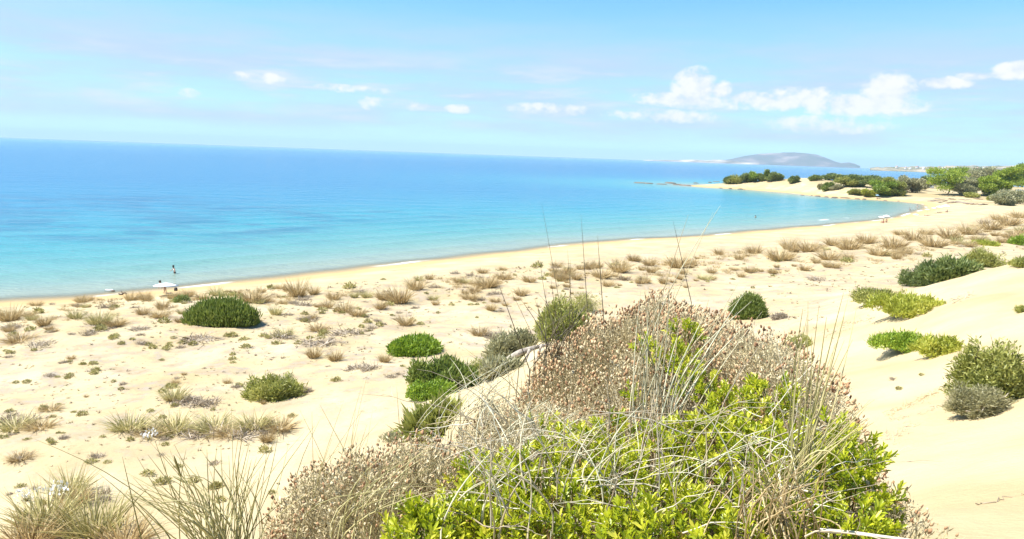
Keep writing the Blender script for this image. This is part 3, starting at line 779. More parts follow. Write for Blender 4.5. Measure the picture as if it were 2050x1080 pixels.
# the bleached branch and the dead roots
def limb(name, pts, radii, mat, label, cat, px_depth=True, mark=None):
    """a bent piece of wood through points given as (pixel x, pixel y, distance)"""
    P = np.array([at(*q) for q in pts]); o0 = P[0].copy()
    t = np.linspace(0, len(P) - 1, 4 * len(P)); i = np.minimum(t.astype(int), len(P) - 2); f = (t - i)[:, None]
    Pm = P[i] * (1 - f) + P[i + 1] * f - o0
    Pm[1:-1] = .5 * Pm[1:-1] + .25 * (Pm[:-2] + Pm[2:])
    g = G(); tubes(g, Pm[None], np.interp(t, np.arange(len(radii)), radii)[None], 7, [.5])
    return tag(obj(name, g.mesh(name, mat, True), loc=o0), label, cat)
reseed(5)
limb('dead_branch', [(975, 748, 8.0), (1008, 725, 8.0), (1040, 706, 8.05), (1068, 697, 8.1), (1100, 690, 8.2)], [.012, .03, .034, .026, .012], M['deadwood'], 'thick bleached dead branch lying along the ridge above the dark hollow', 'branch')
limb('dead_branch', [(1060, 700, 8.05), (1052, 722, 7.95), (1040, 745, 7.9)], [.018, .013, .006], M['deadwood'], 'short bleached side branch hanging from the thick branch on the ridge', 'branch')
limb('dead_branch', [(1085, 690, 8.1), (1075, 715, 8.0), (1066, 738, 7.9)], [.014, .011, .005], M['deadwood'], 'thin bleached stick leaning by the brown headed mound', 'branch')
def onground(px, py, n=14, lift=.02):
    p = ground(px, py); p[:, 2] += lift
    return p
def root_limb(px, py, radius, mat, label, cat, lift=.02, jag=.02, name='dead_root', pull=0.0):
    xs = np.interp(np.linspace(0, len(px) - 1, 16), np.arange(len(px)), px); ys = np.interp(np.linspace(0, len(px) - 1, 16), np.arange(len(px)), py)
    P = onground(xs, ys, lift=lift); P = P + unit(np.array([0, 0, EYE]) - P) * pull; P += rng.normal(size=P.shape) * jag; o0 = P[0].copy()
    g = G(); tubes(g, (P - o0)[None], np.linspace(radius, radius * .4, 16)[None], 6, [.5])
    return tag(obj(name, g.mesh(name, mat, True), loc=o0), label, cat)
root_limb([1915, 1958, 2008, 2030, 2012, 1965], [800, 788, 752, 768, 800, 823], .014, M['palewood'], 'long pale looping root on the sand under the tall bushy juniper', 'root', .05, .03, pull=.55)
root_limb([1945, 1938, 1958, 2000, 2040], [800, 812, 822, 800, 768], .012, M['palewood'], 'thin pale forked root beside the long looping root', 'root', .05, .03, pull=.5)
root_limb([1922, 1962, 1995], [768, 758, 748], .010, M['palewood'], 'pale straight root crossing the greyish lower boughs', 'root', .05, .02, pull=.6)
root_limb([1930, 1955, 1975, 2000], [832, 828, 815, 806], .010, M['palewood'], 'pale root end lowest under the greyish boughs', 'root', .05, .02, pull=.35)
root_limb([1958, 1990, 2020, 2050], [1012, 1006, 998, 990], .006, M['deadgrey'], 'thin grey twig half buried in the bare sand slope', 'twig', .008)

# flat mats of dead twigs on the sand
def twig_mat(name, pxs, pys, npx, wpx, hpx, mat, label, cat, seed, height_f=.25):
    reseed(seed)
    k = npx; tt = rng.random(k) * (len(pxs) - 1)
    X_ = np.interp(tt, np.arange(len(pxs)), pxs) + rng.normal(size=k) * wpx; Y_ = np.interp(tt, np.arange(len(pys)), pys) + rng.normal(size=k) * hpx
    p = ground(X_, Y_); s = depth_of(p) / FPX
    o0 = p.mean(0); g = G()
    along = unit(np.array([*(ground(pxs[-1], pys[-1])[0] - ground(pxs[0], pys[0])[0])]))
    d = along + rng.normal(size=(k, 3)) * .45; d[:, 2] = np.abs(rng.normal(size=k)) * height_f
    L = s * rng.uniform(10, 26, k)
    blades(g, p - o0 - unit(d) * L[:, None] * .4, d, L, s * 1.1, np.array([0, 0, -.15]) + rng.normal(size=(k, 3)) * .15, 2, taper=.6)
    o = tag(obj(name, None, loc=o0), label, cat)
    stuff(obj('stems', g.mesh('stems', mat), o))
    return o
twig_mat('twig_mat', [1775, 1820, 1860, 1905], [832, 812, 795, 772], 420, 5, 3.5, M['straw'], 'long dark mat of dead stems trailing from the tall bushy juniper down the sand', 'dead stems', 11)
twig_mat('twig_mat', [1782, 1850, 1905], [842, 826, 806], 110, 4, 1.6, M['deadgrey'], 'thin grey trail of dead stems parallel below the long dark mat', 'dead stems', 12)
twig_mat('dead_brush', [1770, 1800, 1830], [885, 868, 850], 200, 8, 7, M['deadgrey'], 'tangle of grey dry brush on the sand right beside the brown headed mound', 'brush', 13, .5)
twig_mat('twig_mat', [1660, 1700, 1740], [672, 650, 636], 160, 8, 4, M['deadgrey'], 'faint grey line of dead stems in the hollow before the dull olive shrub', 'dead stems', 14)
twig_mat('twig_mat', [1905, 1925, 1950], [606, 596, 588], 90, 6, 3, M['deadgrey'], 'small patch of dead stems on bare sand below the thicket', 'dead stems', 15)

# ------------------------------------------------------------------ grass tufts, cushion plants and dead brush on the sand
def tuft_mesh(seed, n=260, spread=.95, upright=1.0):
    reseed(seed); g = G()
    a = rng.uniform(0, 2 * math.pi, n); r_ = np.sqrt(rng.random(n)) * .26
    base = np.stack([np.cos(a) * r_, np.sin(a) * r_, np.zeros(n)], -1)
    tilt = rng.random(n) ** .8 * spread
    a2 = a + rng.normal(size=n) * .5
    d = np.stack([np.cos(a2) * np.sin(tilt), np.sin(a2) * np.sin(tilt), np.cos(tilt) * upright], -1)
    bend = np.stack([np.cos(a2) * .22, np.sin(a2) * .22, -.22 * tilt], -1) * rng.uniform(.3, 1.3, n)[:, None]
    blades(g, base, d, rng.uniform(.35, .85, n), .022, bend, 3)
    return g
def cushion_mesh(seed, n=150):
    reseed(seed); g = G()
    d, f, w_ = crown_points(n, 7, .45, seed, 0)
    pos = d * np.array([.42, .42, .36]) * (f * rng.uniform(.5, 1.05, n))[:, None]
    leaves(g, pos, unit(d) + np.array([0, 0, .6]) + rng.normal(size=(n, 3)) * .5, rng.uniform(.10, .24, n), .055, .2)
    m = 26
    a = rng.uniform(0, 6.283, m)
    dd = np.stack([np.cos(a), np.sin(a), rng.uniform(.1, .7, m)], -1)
    blades(g, np.zeros((m, 3)), dd, rng.uniform(.3, .55, m), .02, np.array([0, 0, -.1]) * np.ones((m, 1)), 2, rnd=np.full(m, .05))
    return g
def brush_mesh(seed, n=210):
    reseed(seed); g = G()
    a = rng.uniform(0, 6.283, n); r_ = np.sqrt(rng.random(n)) * .4
    base = np.stack([np.cos(a) * r_, np.sin(a) * r_ * .8, np.zeros(n)], -1)
    d = np.stack([rng.normal(size=n), rng.normal(size=n), np.abs(rng.normal(size=n)) * .8 + .15], -1)
    blades(g, base, d, rng.uniform(.15, .42, n), .026, rng.normal(size=(n, 3)) * .3, 3, taper=.7)
    return g
KINDS = {
    'straw': ('marram_tuft', 'straw grass tuft', 'grass tuft', M['straw'], [tuft_mesh(100 + i) for i in range(7)], 1.25),
    'green': ('marram_tuft', 'greenish grass tuft', 'grass tuft', M['greenStraw'], [tuft_mesh(140 + i, 220, .8) for i in range(5)], 1.15),
    'cushion': ('cushion_plant', 'yellowish cushion plant', 'plant', M['cushion'], [cushion_mesh(200 + i) for i in range(6)], .95),
    'brush': ('dead_brush', 'grey dead brush patch', 'brush', M['deadgrey'], [brush_mesh(300 + i) for i in range(5)], 1.0)}
PROTO = {k: [g_.mesh(v[0], v[3]) for g_ in v[4]] for k, v in KINDS.items()}

# the ones that stand out, by where they stand: kind, pixel x, base y, width in pixels, stretch up
TUFTS = [('straw', 20, 642, 66, 1.0), ('straw', 88, 652, 44, 1.0), ('cushion', 78, 628, 30, 1.2), ('green', 152, 638, 40, .9), ('brush', 26, 656, 46, .6), ('cushion', 60, 662, 28, .9), ('straw', 165, 606, 34, .9),
    ('straw', 290, 600, 34, 1.1), ('straw', 285, 630, 36, .9), ('straw', 320, 636, 50, .7), ('green', 200, 648, 70, .7), ('brush', 280, 660, 50, .6), ('cushion', 330, 646, 34, .8), ('cushion', 200, 662, 34, 1.0),
    ('straw', 232, 652, 60, .6), ('brush', 175, 668, 50, .5), ('brush', 90, 690, 70, .5), ('straw', 40, 684, 90, .4), ('brush', 400, 680, 90, .35), ('straw', 505, 606, 66, .9), ('straw', 405, 600, 40, .7), ('green', 435, 592, 40, .8),
    ('straw', 596, 594, 60, 1.2), ('straw', 628, 590, 34, 1.2), ('straw', 690, 626, 50, 1.0), ('straw', 668, 600, 40, .9), ('straw', 800, 606, 76, 1.0), ('straw', 832, 580, 54, 1.0), ('straw', 770, 600, 50, .9), ('straw', 812, 652, 50, .9), ('straw', 716, 632, 44, .8),
    ('brush', 606, 612, 46, .7), ('brush', 620, 640, 50, .6), ('straw', 638, 662, 60, .5), ('brush', 560, 676, 60, .6), ('brush', 640, 690, 120, .35), ('green', 570, 672, 50, .6), ('brush', 690, 670, 80, .5),
    ('straw', 628, 716, 44, 1.1), ('straw', 672, 722, 44, 1.0), ('brush', 740, 740, 60, .8), ('brush', 712, 738, 56, .7), ('straw', 770, 725, 36, 1.0), ('brush', 785, 755, 30, .8), ('straw', 940, 600, 50, .7), ('straw', 975, 575, 70, .7), ('straw', 915, 566, 24, 1.0),
    ('straw', 860, 560, 26, 1.0), ('straw', 1010, 560, 50, .7), ('brush', 990, 676, 60, .9), ('straw', 960, 672, 50, .8), ('brush', 870, 576, 30, .8), ('brush', 720, 585, 40, .5),
    ('green', 260, 860, 110, .55), ('green', 350, 862, 110, .55), ('brush', 330, 870, 110, .4), ('brush', 420, 872, 110, .5), ('green', 430, 860, 110, .5), ('brush', 500, 868, 90, .45), ('straw', 560, 858, 90, .5), ('green', 510, 856, 100, .5), ('straw', 300, 872, 90, .45), ('straw', 460, 870, 90, .4),
    ('straw', 535, 884, 44, 1.0), ('green', 350, 800, 70, .7), ('brush', 380, 806, 80, .6), ('brush', 420, 808, 60, .7), ('cushion', 345, 776, 34, .7), ('brush', 60, 846, 90, .5), ('green', 30, 860, 90, .6), ('brush', 20, 838, 60, .6), ('straw', 100, 822, 60, .4), ('straw', 80, 858, 80, .5),
    ('green', 140, 990, 110, .9), ('green', 90, 1050, 170, .8), ('green', 190, 1065, 190, .75), ('straw', 60, 1085, 160, .7), ('straw', 150, 1010, 90, .8), ('brush', 190, 1000, 90, .6), ('straw', 250, 1090, 150, .7), ('cushion', 325, 968, 44, .9), ('straw', 40, 920, 70, .4), ('brush', 45, 915, 50, .4),
    ('straw', 1115, 536, 34, .9), ('straw', 1180, 540, 30, 1.2), ('straw', 1240, 545, 60, .9), ('straw', 1205, 556, 60, .7), ('straw', 1300, 532, 40, .9), ('straw', 1355, 536, 60, .9), ('straw', 1385, 528, 30, .8), ('straw', 1440, 510, 28, 1.0), ('straw', 1480, 520, 30, 1.0), ('straw', 1510, 508, 44, .9),
    ('straw', 1560, 522, 70, .8), ('straw', 1580, 500, 50, 1.0), ('straw', 1620, 505, 60, .8), ('straw', 1665, 492, 40, .9), ('straw', 1700, 500, 70, .7), ('straw', 1735, 488, 50, .9), ('straw', 1790, 498, 70, .8), ('straw', 1830, 482, 60, .8), ('straw', 1870, 495, 70, .7), ('straw', 1900, 478, 60, .8), ('straw', 1940, 470, 60, .8),
    ('straw', 1985, 460, 60, .8), ('straw', 2020, 452, 60, .8), ('straw', 1760, 512, 60, .7), ('straw', 1660, 520, 60, .7), ('brush', 1640, 560, 60, .4), ('green', 1915, 486, 30, .9), ('green', 1410, 560, 44, .5), ('straw', 1130, 550, 60, .6), ('straw', 1060, 565, 44, .7), ('straw', 2030, 478, 50, .6),
    ('straw', 1800, 470, 34, .7), ('straw', 1855, 470, 40, .7), ('straw', 2000, 440, 50, .5), ('straw', 2040, 436, 50, .6), ('cushion', 1548, 545, 20, .8), ('straw', 1780, 690, 20, .6), ('brush', 1790, 760, 30, .5), ('cushion', 1845, 752, 14, 1.0), ('cushion', 1800, 780, 22, .8)]
MARKS_PLUS = [('white parasol', 333, 574), ('bathing person', 350, 545), ('bleached branch', 1035, 715), ('white float', 220, 581), ('pines behind the bay', 1950, 375), ('two parasols at the bend', 1768, 440),
              ('driftwood line', 1920, 412), ('brown headed mound', 1330, 590), ('grassy bank', 420, 850), ('tall wiry grass', 430, 1000)]
LANDMARKS += MARKS_PLUS
# and the rest, strewn over the belt behind the beach and more thinly over the sand
def belt_top(x):
    return np.interp(x, [0, 130, 300, 450, 600, 800, 950, 1100, 1300, 1500, 1700, 1850, 1950, 2050], [622, 604, 596, 584, 574, 558, 545, 530, 520, 503, 484, 466, 450, 432])
def hidden(x, y):
    """behind the near dune and its bushes, or on the bare slope"""
    ridge = np.interp(x, [820, 850, 940, 1050, 1080, 1200, 1330, 1500, 1640, 1760, 1790], [2000, 900, 770, 700, 640, 600, 575, 620, 660, 790, 2000])
    bare = np.interp(x, [1600, 1660, 1700, 1850, 1890, 2050, 2060], [2000, 640, 600, 560, 560, 500, 495])
    chan = (x > 590) & (x < 850) & (y > 770)
    shr = np.zeros(np.shape(x), bool)
    for (cx_, cy_, rx_, ry_) in ((446, 630, 80, 34), (832, 690, 64, 28), (548, 770, 60, 40), (1497, 612, 42, 34), (885, 745, 75, 50)):
        shr |= ((x - cx_) / rx_) ** 2 + ((y - cy_) / ry_) ** 2 < 1
    return (y > ridge) | (y > bare) | chan | shr
reseed(77)
def strew(n, kind_p, x0, x1, dy, size, maxy=1070):
    out = []
    while len(out) < n:
        x = rng.uniform(x0, x1); y = belt_top(x) + dy(rng)
        if y > maxy or hidden(np.array([x]), np.array([y]))[0]: continue
        if fbm(np.array([x / 60]), np.array([y / 22]), 3, 2)[0] < .50 and rng.random() < .9: continue
        out.append((rng.choice(list(kind_p), p=list(kind_p.values())), x, y, size(rng, y), rng.uniform(.6, 1.1)))
    return out
ALL = list(TUFTS)
ALL += strew(100, {'straw': .52, 'green': .14, 'cushion': .14, 'brush': .20}, 0, 1150, lambda g: abs(g.normal()) * 34, lambda g, y: g.uniform(14, 38))
ALL += strew(120, {'straw': .74, 'green': .08, 'cushion': .10, 'brush': .08}, 1050, 2050, lambda g: g.uniform(0, 52), lambda g, y: g.uniform(12, 36))
ALL += strew(150, {'cushion': .62, 'brush': .28, 'straw': .10}, 0, 860, lambda g: g.uniform(50, 300), lambda g, y: g.uniform(13, 27))
ALL += strew(50, {'cushion': .6, 'brush': .2, 'straw': .2}, 850, 1650, lambda g: g.uniform(15, 95), lambda g, y: g.uniform(9, 18))
ALL += strew(20, {'cushion': .7, 'brush': .3}, 0, 560, lambda g: g.uniform(300, 420), lambda g, y: g.uniform(18, 38))
pos = ground(np.array([a[1] for a in ALL]), np.array([a[2] for a in ALL]))
ORD = ['closest', 'second closest', 'third closest', 'fourth closest', 'fifth closest', 'sixth closest', 'seventh closest', 'eighth closest', 'ninth closest', 'tenth closest', 'eleventh closest', 'twelfth closest']
ORD += ['%dth closest' % i for i in range(13, 60)]
LM = np.array([(a[1], a[2]) for a in LANDMARKS])
XY = np.array([(a[1], a[2]) for a in ALL], float)
SIDE = ['right of', 'in front of', 'left of', 'behind']
taken = set()
def rank_label(i, kind):
    """which one it is: its rank by distance among its kind, on one side of something easy to find"""
    best = None
    for j, (w_, lx, ly) in enumerate(LANDMARKS):
        dv = XY - LM[j]; dist = np.hypot(dv[:, 0], dv[:, 1])
        sec = np.where(np.abs(dv[:, 0]) > np.abs(dv[:, 1]) * 1.2, np.where(dv[:, 0] > 0, 0, 2), np.where(dv[:, 1] > 0, 1, 3))
        same = [k for k in range(len(ALL)) if ALL[k][0] == kind and sec[k] == sec[i]]
        rk = sum(1 for k in same if dist[k] < dist[i])
        score = rk + dist[i] / 120
        if best is None or score < best[0]:
            best = (score, rk, SIDE[sec[i]], w_)
    return best
for i, (kind, x, y, wpx, st) in enumerate(ALL):
    nm, words_, cat, mat, _, unit_w = KINDS[kind]
    s = depth_of(pos[i]) / FPX
    k = float(wpx * s / unit_w)
    me = PROTO[kind][i % len(PROTO[kind])]
    _, rk, side, lm = rank_label(i, kind)
    big = 'large ' if wpx > 60 else ('small ' if wpx < 20 else '')
    lab = f'{big}{words_}, {ORD[rk]} {side} the {lm}'
    o = obj(nm, me, loc=(pos[i][0], pos[i][1], pos[i][2] - .02 * k), rz=(i * 2.399) % 6.283, scale=(k, k, k * st))
    tag(o, lab, cat, {'straw': 'straw grass tufts behind the beach', 'green': 'greenish grass tufts on the sand', 'cushion': 'cushion plants on the sand', 'brush': 'dead brush on the sand'}[kind])

# what is too small to count: seedlings and scraps over the sand
reseed(91)
n = 4600
X_ = rng.uniform(-20, 2060, n); Y_ = belt_top(X_) + rng.random(n) ** 1.6 * 330
ok = ~hidden(X_, Y_) & (Y_ < 1070); X_ = X_[ok]; Y_ = Y_[ok]
ok = (fbm(X_ / 45, Y_ / 18, 13, 3) > rng.uniform(.36, .62, len(X_))); X_ = X_[ok]; Y_ = Y_[ok]
p = ground(X_, Y_); s = depth_of(p) / FPX; n = len(p)
g = G()
per = 11
c = np.repeat(p, per, 0); ss = np.repeat(s * rng.uniform(2.2, 6.5, n), per)
d = rng.normal(size=(n * per, 3)); d[:, 2] = np.abs(d[:, 2]) * .7 + .1
tone = np.repeat(rng.random(n), per)
blades(g, c + rng.normal(size=c.shape) * (ss * .25)[:, None] * np.array([1, 1, .05]), d, ss * rng.uniform(.5, 1.0, n * per), ss * .16, rng.normal(size=(n * per, 3)) * .2, 2, rnd=np.clip(tone + rng.normal(size=n * per) * .1, 0, 1))
M['scraps'] = leafmat('small_plants', [(0, (.12, .09, .06)), (.35, (.24, .17, .09)), (.65, (.26, .23, .09)), (1, (.38, .33, .14))], trans=.2)
o = stuff(obj('small_plants', g.mesh('small_plants', M['scraps']))); o['label'] = 'scattered tiny dry plants and scraps over the sand'

# the rest of the grass in the belt, past what can be told apart
reseed(92)
n = 900
X_ = rng.uniform(0, 2060, n); Y_ = belt_top(X_) + rng.random(n) * np.interp(X_, [0, 1000, 1500, 2050], [40, 30, 46, 62])
ok = ~hidden(X_, Y_); X_ = X_[ok]; Y_ = Y_[ok]
ok = fbm(X_ / 70, Y_ / 16, 19, 3) > np.interp(X_, [0, 1100, 1500], [.54, .52, .42]); X_ = X_[ok]; Y_ = Y_[ok]
p = ground(X_, Y_); s = depth_of(p) / FPX; n = len(p); per = 34
c = np.repeat(p, per, 0); ss = np.repeat(s * rng.uniform(7, 17, n), per); m = n * per
a = rng.uniform(0, 6.283, m); tl = rng.random(m) * 1.05
d = np.stack([np.cos(a) * np.sin(tl), np.sin(a) * np.sin(tl), np.cos(tl)], -1)
off_ = np.stack([np.cos(a), np.sin(a), np.zeros(m)], -1) * (rng.random(m) * ss * .6)[:, None]
g = G(); blades(g, c + off_, d, ss * rng.uniform(.35, .8, m), ss * .03 + .006, d * np.array([.2, .2, -.3]), 2)
o = stuff(obj('dry_grass', g.mesh('dry_grass', M['straw']))); o['label'] = 'low dry straw grass between the tufts of the belt'

# white sea daffodils
def flower_mesh(seed):
    reseed(seed); g = G(); n = 46
    a = rng.uniform(0, 6.283, n); c = np.stack([np.cos(a), np.sin(a), np.zeros(n)], -1) * (np.sqrt(rng.random(n)) * .45)[:, None]
    c[:, 2] = rng.uniform(.15, .5, n)
    leaves(g, c, rng.normal(size=(n, 3)) + np.array([0, 0, .6]), .17, .11, .15)
    return g.mesh('petals', M['whiteflower'])
for (x, y, wpx, lab) in ((52, 1004, 46, 'white flowers at the edge of the sand beside the large greenish tuft'), (112, 1000, 60, 'widest clump of white sea daffodils, above the large greenish tuft'), (298, 882, 34, 'small white flowering plant under the grassy bank')):
    p = ground(x, y)[0]; k = float(wpx * depth_of(p) / FPX)
    root = tag(obj('sea_daffodil', None, loc=p, scale=k), lab, 'flowers')
    obj('petals', flower_mesh(x), root)
    reseed(x); g = G(); m = 24; a = rng.uniform(0, 6.283, m)
    blades(g, np.zeros((m, 3)), np.stack([np.cos(a) * .7, np.sin(a) * .7, np.ones(m)], -1), rng.uniform(.25, .5, m), .03, rng.normal(size=(m, 3)) * .15, 3)
    stuff(obj('leaves', g.mesh('leaves', M['greenStraw']), root))

# ------------------------------------------------------------------ headland and the trees behind the bay
def pos_far(px, py):
    return ground(px, py)[0]
def tree(name, px, base_py, wpx, hpx, mat, label, cat, clumps, seed, n=260, tip_px=4.0, trunk=.3, group=None):
    """clumps: (x, z, rx, rz) as fractions of the tree's width and height; trunk: height of bare stem as a fraction"""
    p = pos_far(px, base_py); s = depth_of(p) / FPX
    w = wpx * s; h = hpx * s; reseed(seed)
    root = tag(obj(name, None, loc=p - np.array([0, 0, .1])), label, cat, group)
    g = G(); tip = tip_px * s
    gt = G()
    reach = []
    for (cx_, cz_, rx_, rz_) in clumps:
        cy_ = rng.uniform(-.22, .22)
        c = np.array([cx_ * w, cy_ * w, cz_ * h]); reach.append(c)
        k = int(n * (rx_ * 3) * (rz_ * 4 + .4))
        d = rand_unit(k); rad = np.array([rx_ * w, rx_ * w * .9, rz_ * h])
        f = 1 - .35 * fbm(d[:, 0] * 2.2 + 5 + seed, d[:, 2] * 2.2 + d[:, 1] * 2, seed, 2)
        q = c + d * rad * (f * np.where(rng.random(k) < .3, rng.uniform(.3, .85, k), 1))[:, None]
        q[:, 2] = np.maximum(q[:, 2], .05 * h)
        tone = rng.uniform(-.15, .15)
        for _ in range(3):
            ax = unit(d * .5 + np.array([0, 0, .5]) + rng.normal(size=(k, 3)) * .5)
            leaves(g, q + rng.normal(size=q.shape) * tip * .4, ax, tip * rng.uniform(.6, 1.3, k), tip * .42, .2, np.clip(.5 + tone + rng.normal(size=k) * .22, 0, 1))
    stuff(obj('crown', g.mesh('crown', M[mat]), root))
    top = np.array([0.02 * w, 0, h * max(.5, trunk + .3)])
    t = np.linspace(0, 1, 6)[:, None]
    tubes(gt, (top * t + np.array([.04 * w, 0, 0]) * np.sin(t * 5))[None], np.linspace(h * .035, h * .012, 6)[None], 6)
    for c in reach:
        a0 = top * rng.uniform(.35, .8)
        tubes(gt, np.stack([a0, (a0 + c) / 2 + np.array([0, 0, -.03 * h]), c])[None], np.array([h * .014, h * .01, h * .004])[None], 5)
    obj('trunk', gt.mesh('trunk', M['bark'], True), root)
    return root
def rclumps(n, seed, flat=.16, low=.2, rx=.24):
    r_ = random.Random(seed); out = []
    for i in range(n):
        z = low + (0.93 - low) * (i + .5) / n
        half = .5 * math.sqrt(max(.05, 1 - ((z - .5) / .62) ** 2)) * .72
        out.append((r_.uniform(-half, half), z, rx * r_.uniform(.75, 1.2), flat * r_.uniform(.8, 1.25)))
    return out
TG = 'trees and bushes behind the bay'
T = [('pine_tree', 1896, 390, 96, 52, 'pine', 'broad bright green pine leaning over the sand, largest tree behind the bay', 'tree', 16, .12, .26, .2),
     ('pine_tree', 1915, 372, 60, 34, 'pine', 'pine crown rising behind the largest broad pine', 'tree', 9, .14, .3, .25),
     ('tamarisk_tree', 1960, 374, 56, 36, 'tamarisk', 'pale grey green tamarisk between the two groups of pines', 'tree', 9, .16, .2, .28),
     ('tamarisk_tree', 1936, 392, 56, 34, 'tamarisk', 'low round grey tamarisk in front of the pines', 'tree', 9, .16, .12, .3),
     ('pine_tree', 1980, 391, 56, 36, 'pine', 'short dark based pine between tamarisk and tall pines', 'tree', 10, .15, .15, .27),
     ('pine_tree', 2012, 390, 50, 55, 'pine', 'tall layered pine with dark gaps, left of the parked car', 'tree', 11, .09, .22, .3),
     ('pine_tree', 2046, 372, 48, 44, 'pine', 'tall pine behind the parked car, cut by the picture edge', 'tree', 10, .14, .15, .3),
     ('tamarisk_tree', 2034, 408, 56, 24, 'tamarisk', 'low grey green tamarisk thicket on the sand below the parked car', 'tree', 8, .22, .15, .3),
     ('tamarisk_tree', 2008, 411, 44, 20, 'tamarisk', 'brownish low tamarisk, nearest bush to the driftwood line end', 'tree', 7, .22, .15, .3),
     ('round_shrub', 1768, 393, 60, 28, 'pine', 'bright green round bush at the water by the lone blue parasol', 'bush', 12, .2, .15, .26),
     ('round_shrub', 1790, 392, 40, 32, 'olive', 'olive green bush leaning on the bright round bush', 'bush', 8, .2, .15, .28),
     ('scrub_tree', 1762, 376, 52, 20, 'darkshrub', 'dark green tree behind the bright round bush', 'tree', 8, .2, .2, .28),
     ('scrub_tree', 1776, 360, 46, 14, 'olive', 'flat topped yellowish tree crown seen against the sea', 'tree', 7, .2, .2, .28),
     ('tamarisk_tree', 1806, 384, 34, 28, 'tamarisk', 'greyish brown feathery tamarisk, left one of the row by the bush', 'tree', 7, .2, .2, .28),
     ('tamarisk_tree', 1824, 385, 34, 24, 'olivegrey', 'brown feathery tamarisk in the middle of the dry row', 'tree', 6, .2, .2, .28),
     ('tamarisk_tree', 1846, 382, 30, 20, 'olivegrey', 'thin dry tamarisk before the house with the red roof', 'tree', 5, .18, .25, .25),
     ('scrub_tree', 1722, 374, 56, 20, 'darkshrub', 'dark green spreading tree below the small white hut', 'tree', 8, .22, .15, .28),
     ('scrub_tree', 1698, 374, 40, 16, 'olive', 'olive scrub tree on the left side of the white hut', 'tree', 7, .22, .15, .28),
     ('scrub_tree', 1675, 362, 46, 10, 'darkshrub', 'low dark bush row on the skyline left of the hut', 'bush', 6, .25, .2, .28),
     ('scrub_tree', 1738, 360, 40, 10, 'darkshrub', 'low dark bush on the skyline right of the hut', 'bush', 6, .25, .2, .28),
     ('scrub_tree', 1862, 360, 30, 12, 'darkshrub', 'dark tree behind the house with the red roof', 'tree', 5, .22, .2, .28)]
for i, (nm, px, by, w_, h_, mt, lab, cat, nc, fl, lo, rx_) in enumerate(T):
    tree(nm, px, by, w_, h_, mt, lab, cat, rclumps(nc, 60 + i, fl, lo, rx_), 700 + i, n=330, tip_px=3.4, group=TG)
def skyline(px):
    ys = np.arange(345., 392., .5); g_ = ground(np.full(len(ys), float(px)), ys)
    ok = (np.hypot(g_[:, 0], g_[:, 1]) < 505) & (g_[:, 2] > 1.0)
    return float(ys[ok.argmax()]) if ok.any() else 372.0
HB = [(1468, 363, 44, 12, 'olive', 'olive bush at the low rocky end of the headland'), (1462, 366, 24, 10, 'darkshrub', 'dark bush sitting just above the headland rocks'), (1490, 360, 30, 13, 'darkshrub', 'dark bush third from the rocky end of the headland'),
      (1506, 359, 26, 15, 'pine', 'bright green tree near the middle of the headland top'), (1500, 364, 22, 8, 'darkshrub', 'low dark bush on the sand in front of the headland trees'), (1520, 358, 20, 8, 'darkshrub', 'small dark bush left of the pointed dark tree'),
      (1534, 357, 14, 17, 'juniper', 'pointed dark cypress like tree on the headland top'), (1550, 358, 30, 10, 'darkshrub', 'dark bush right of the pointed dark tree'), (1590, 366, 20, 10, 'darkshrub', 'lone round dark bush on the open headland sand'),
      (1630, 362, 24, 8, 'darkshrub', 'dark bush on the sandy neck of the headland'), (1656, 382, 22, 14, 'juniper', 'very dark round bush standing on the shore sand of the bay'), (1645, 378, 16, 6, 'olivegrey', 'greyish scrub left of the very dark round bush'),
      (1673, 380, 20, 8, 'olivegrey', 'greyish scrub right of the very dark round bush'), (1735, 394, 26, 12, 'yellowgreen', 'yellow green scrub by the shore beside the bright round bush'), (1712, 390, 30, 8, 'olive', 'dull scrub patch on the low shore cliff'), (1985, 402, 26, 8, 'olive', 'green scrub on the sand behind the driftwood'), (1940, 396, 30, 8, 'olive', 'olive scrub under the low round tamarisk')]
for i, (px, by, w_, h_, mt, lab) in enumerate(HB):
    if px < 1640:
        b2 = max(by, skyline(px) + 1.5); h_ = h_ + (b2 - by) * .8; by = b2
    tree('headland_bush', px, by, w_, h_, mt, lab, 'bush', rclumps(5, 90 + i, .26, .25, .3) if h_ < 15 else [(0, .25, .4, .2), (0, .5, .38, .22), (.03, .75, .25, .2)], 800 + i, n=240, tip_px=2.8, group='bushes on the headland and shore')

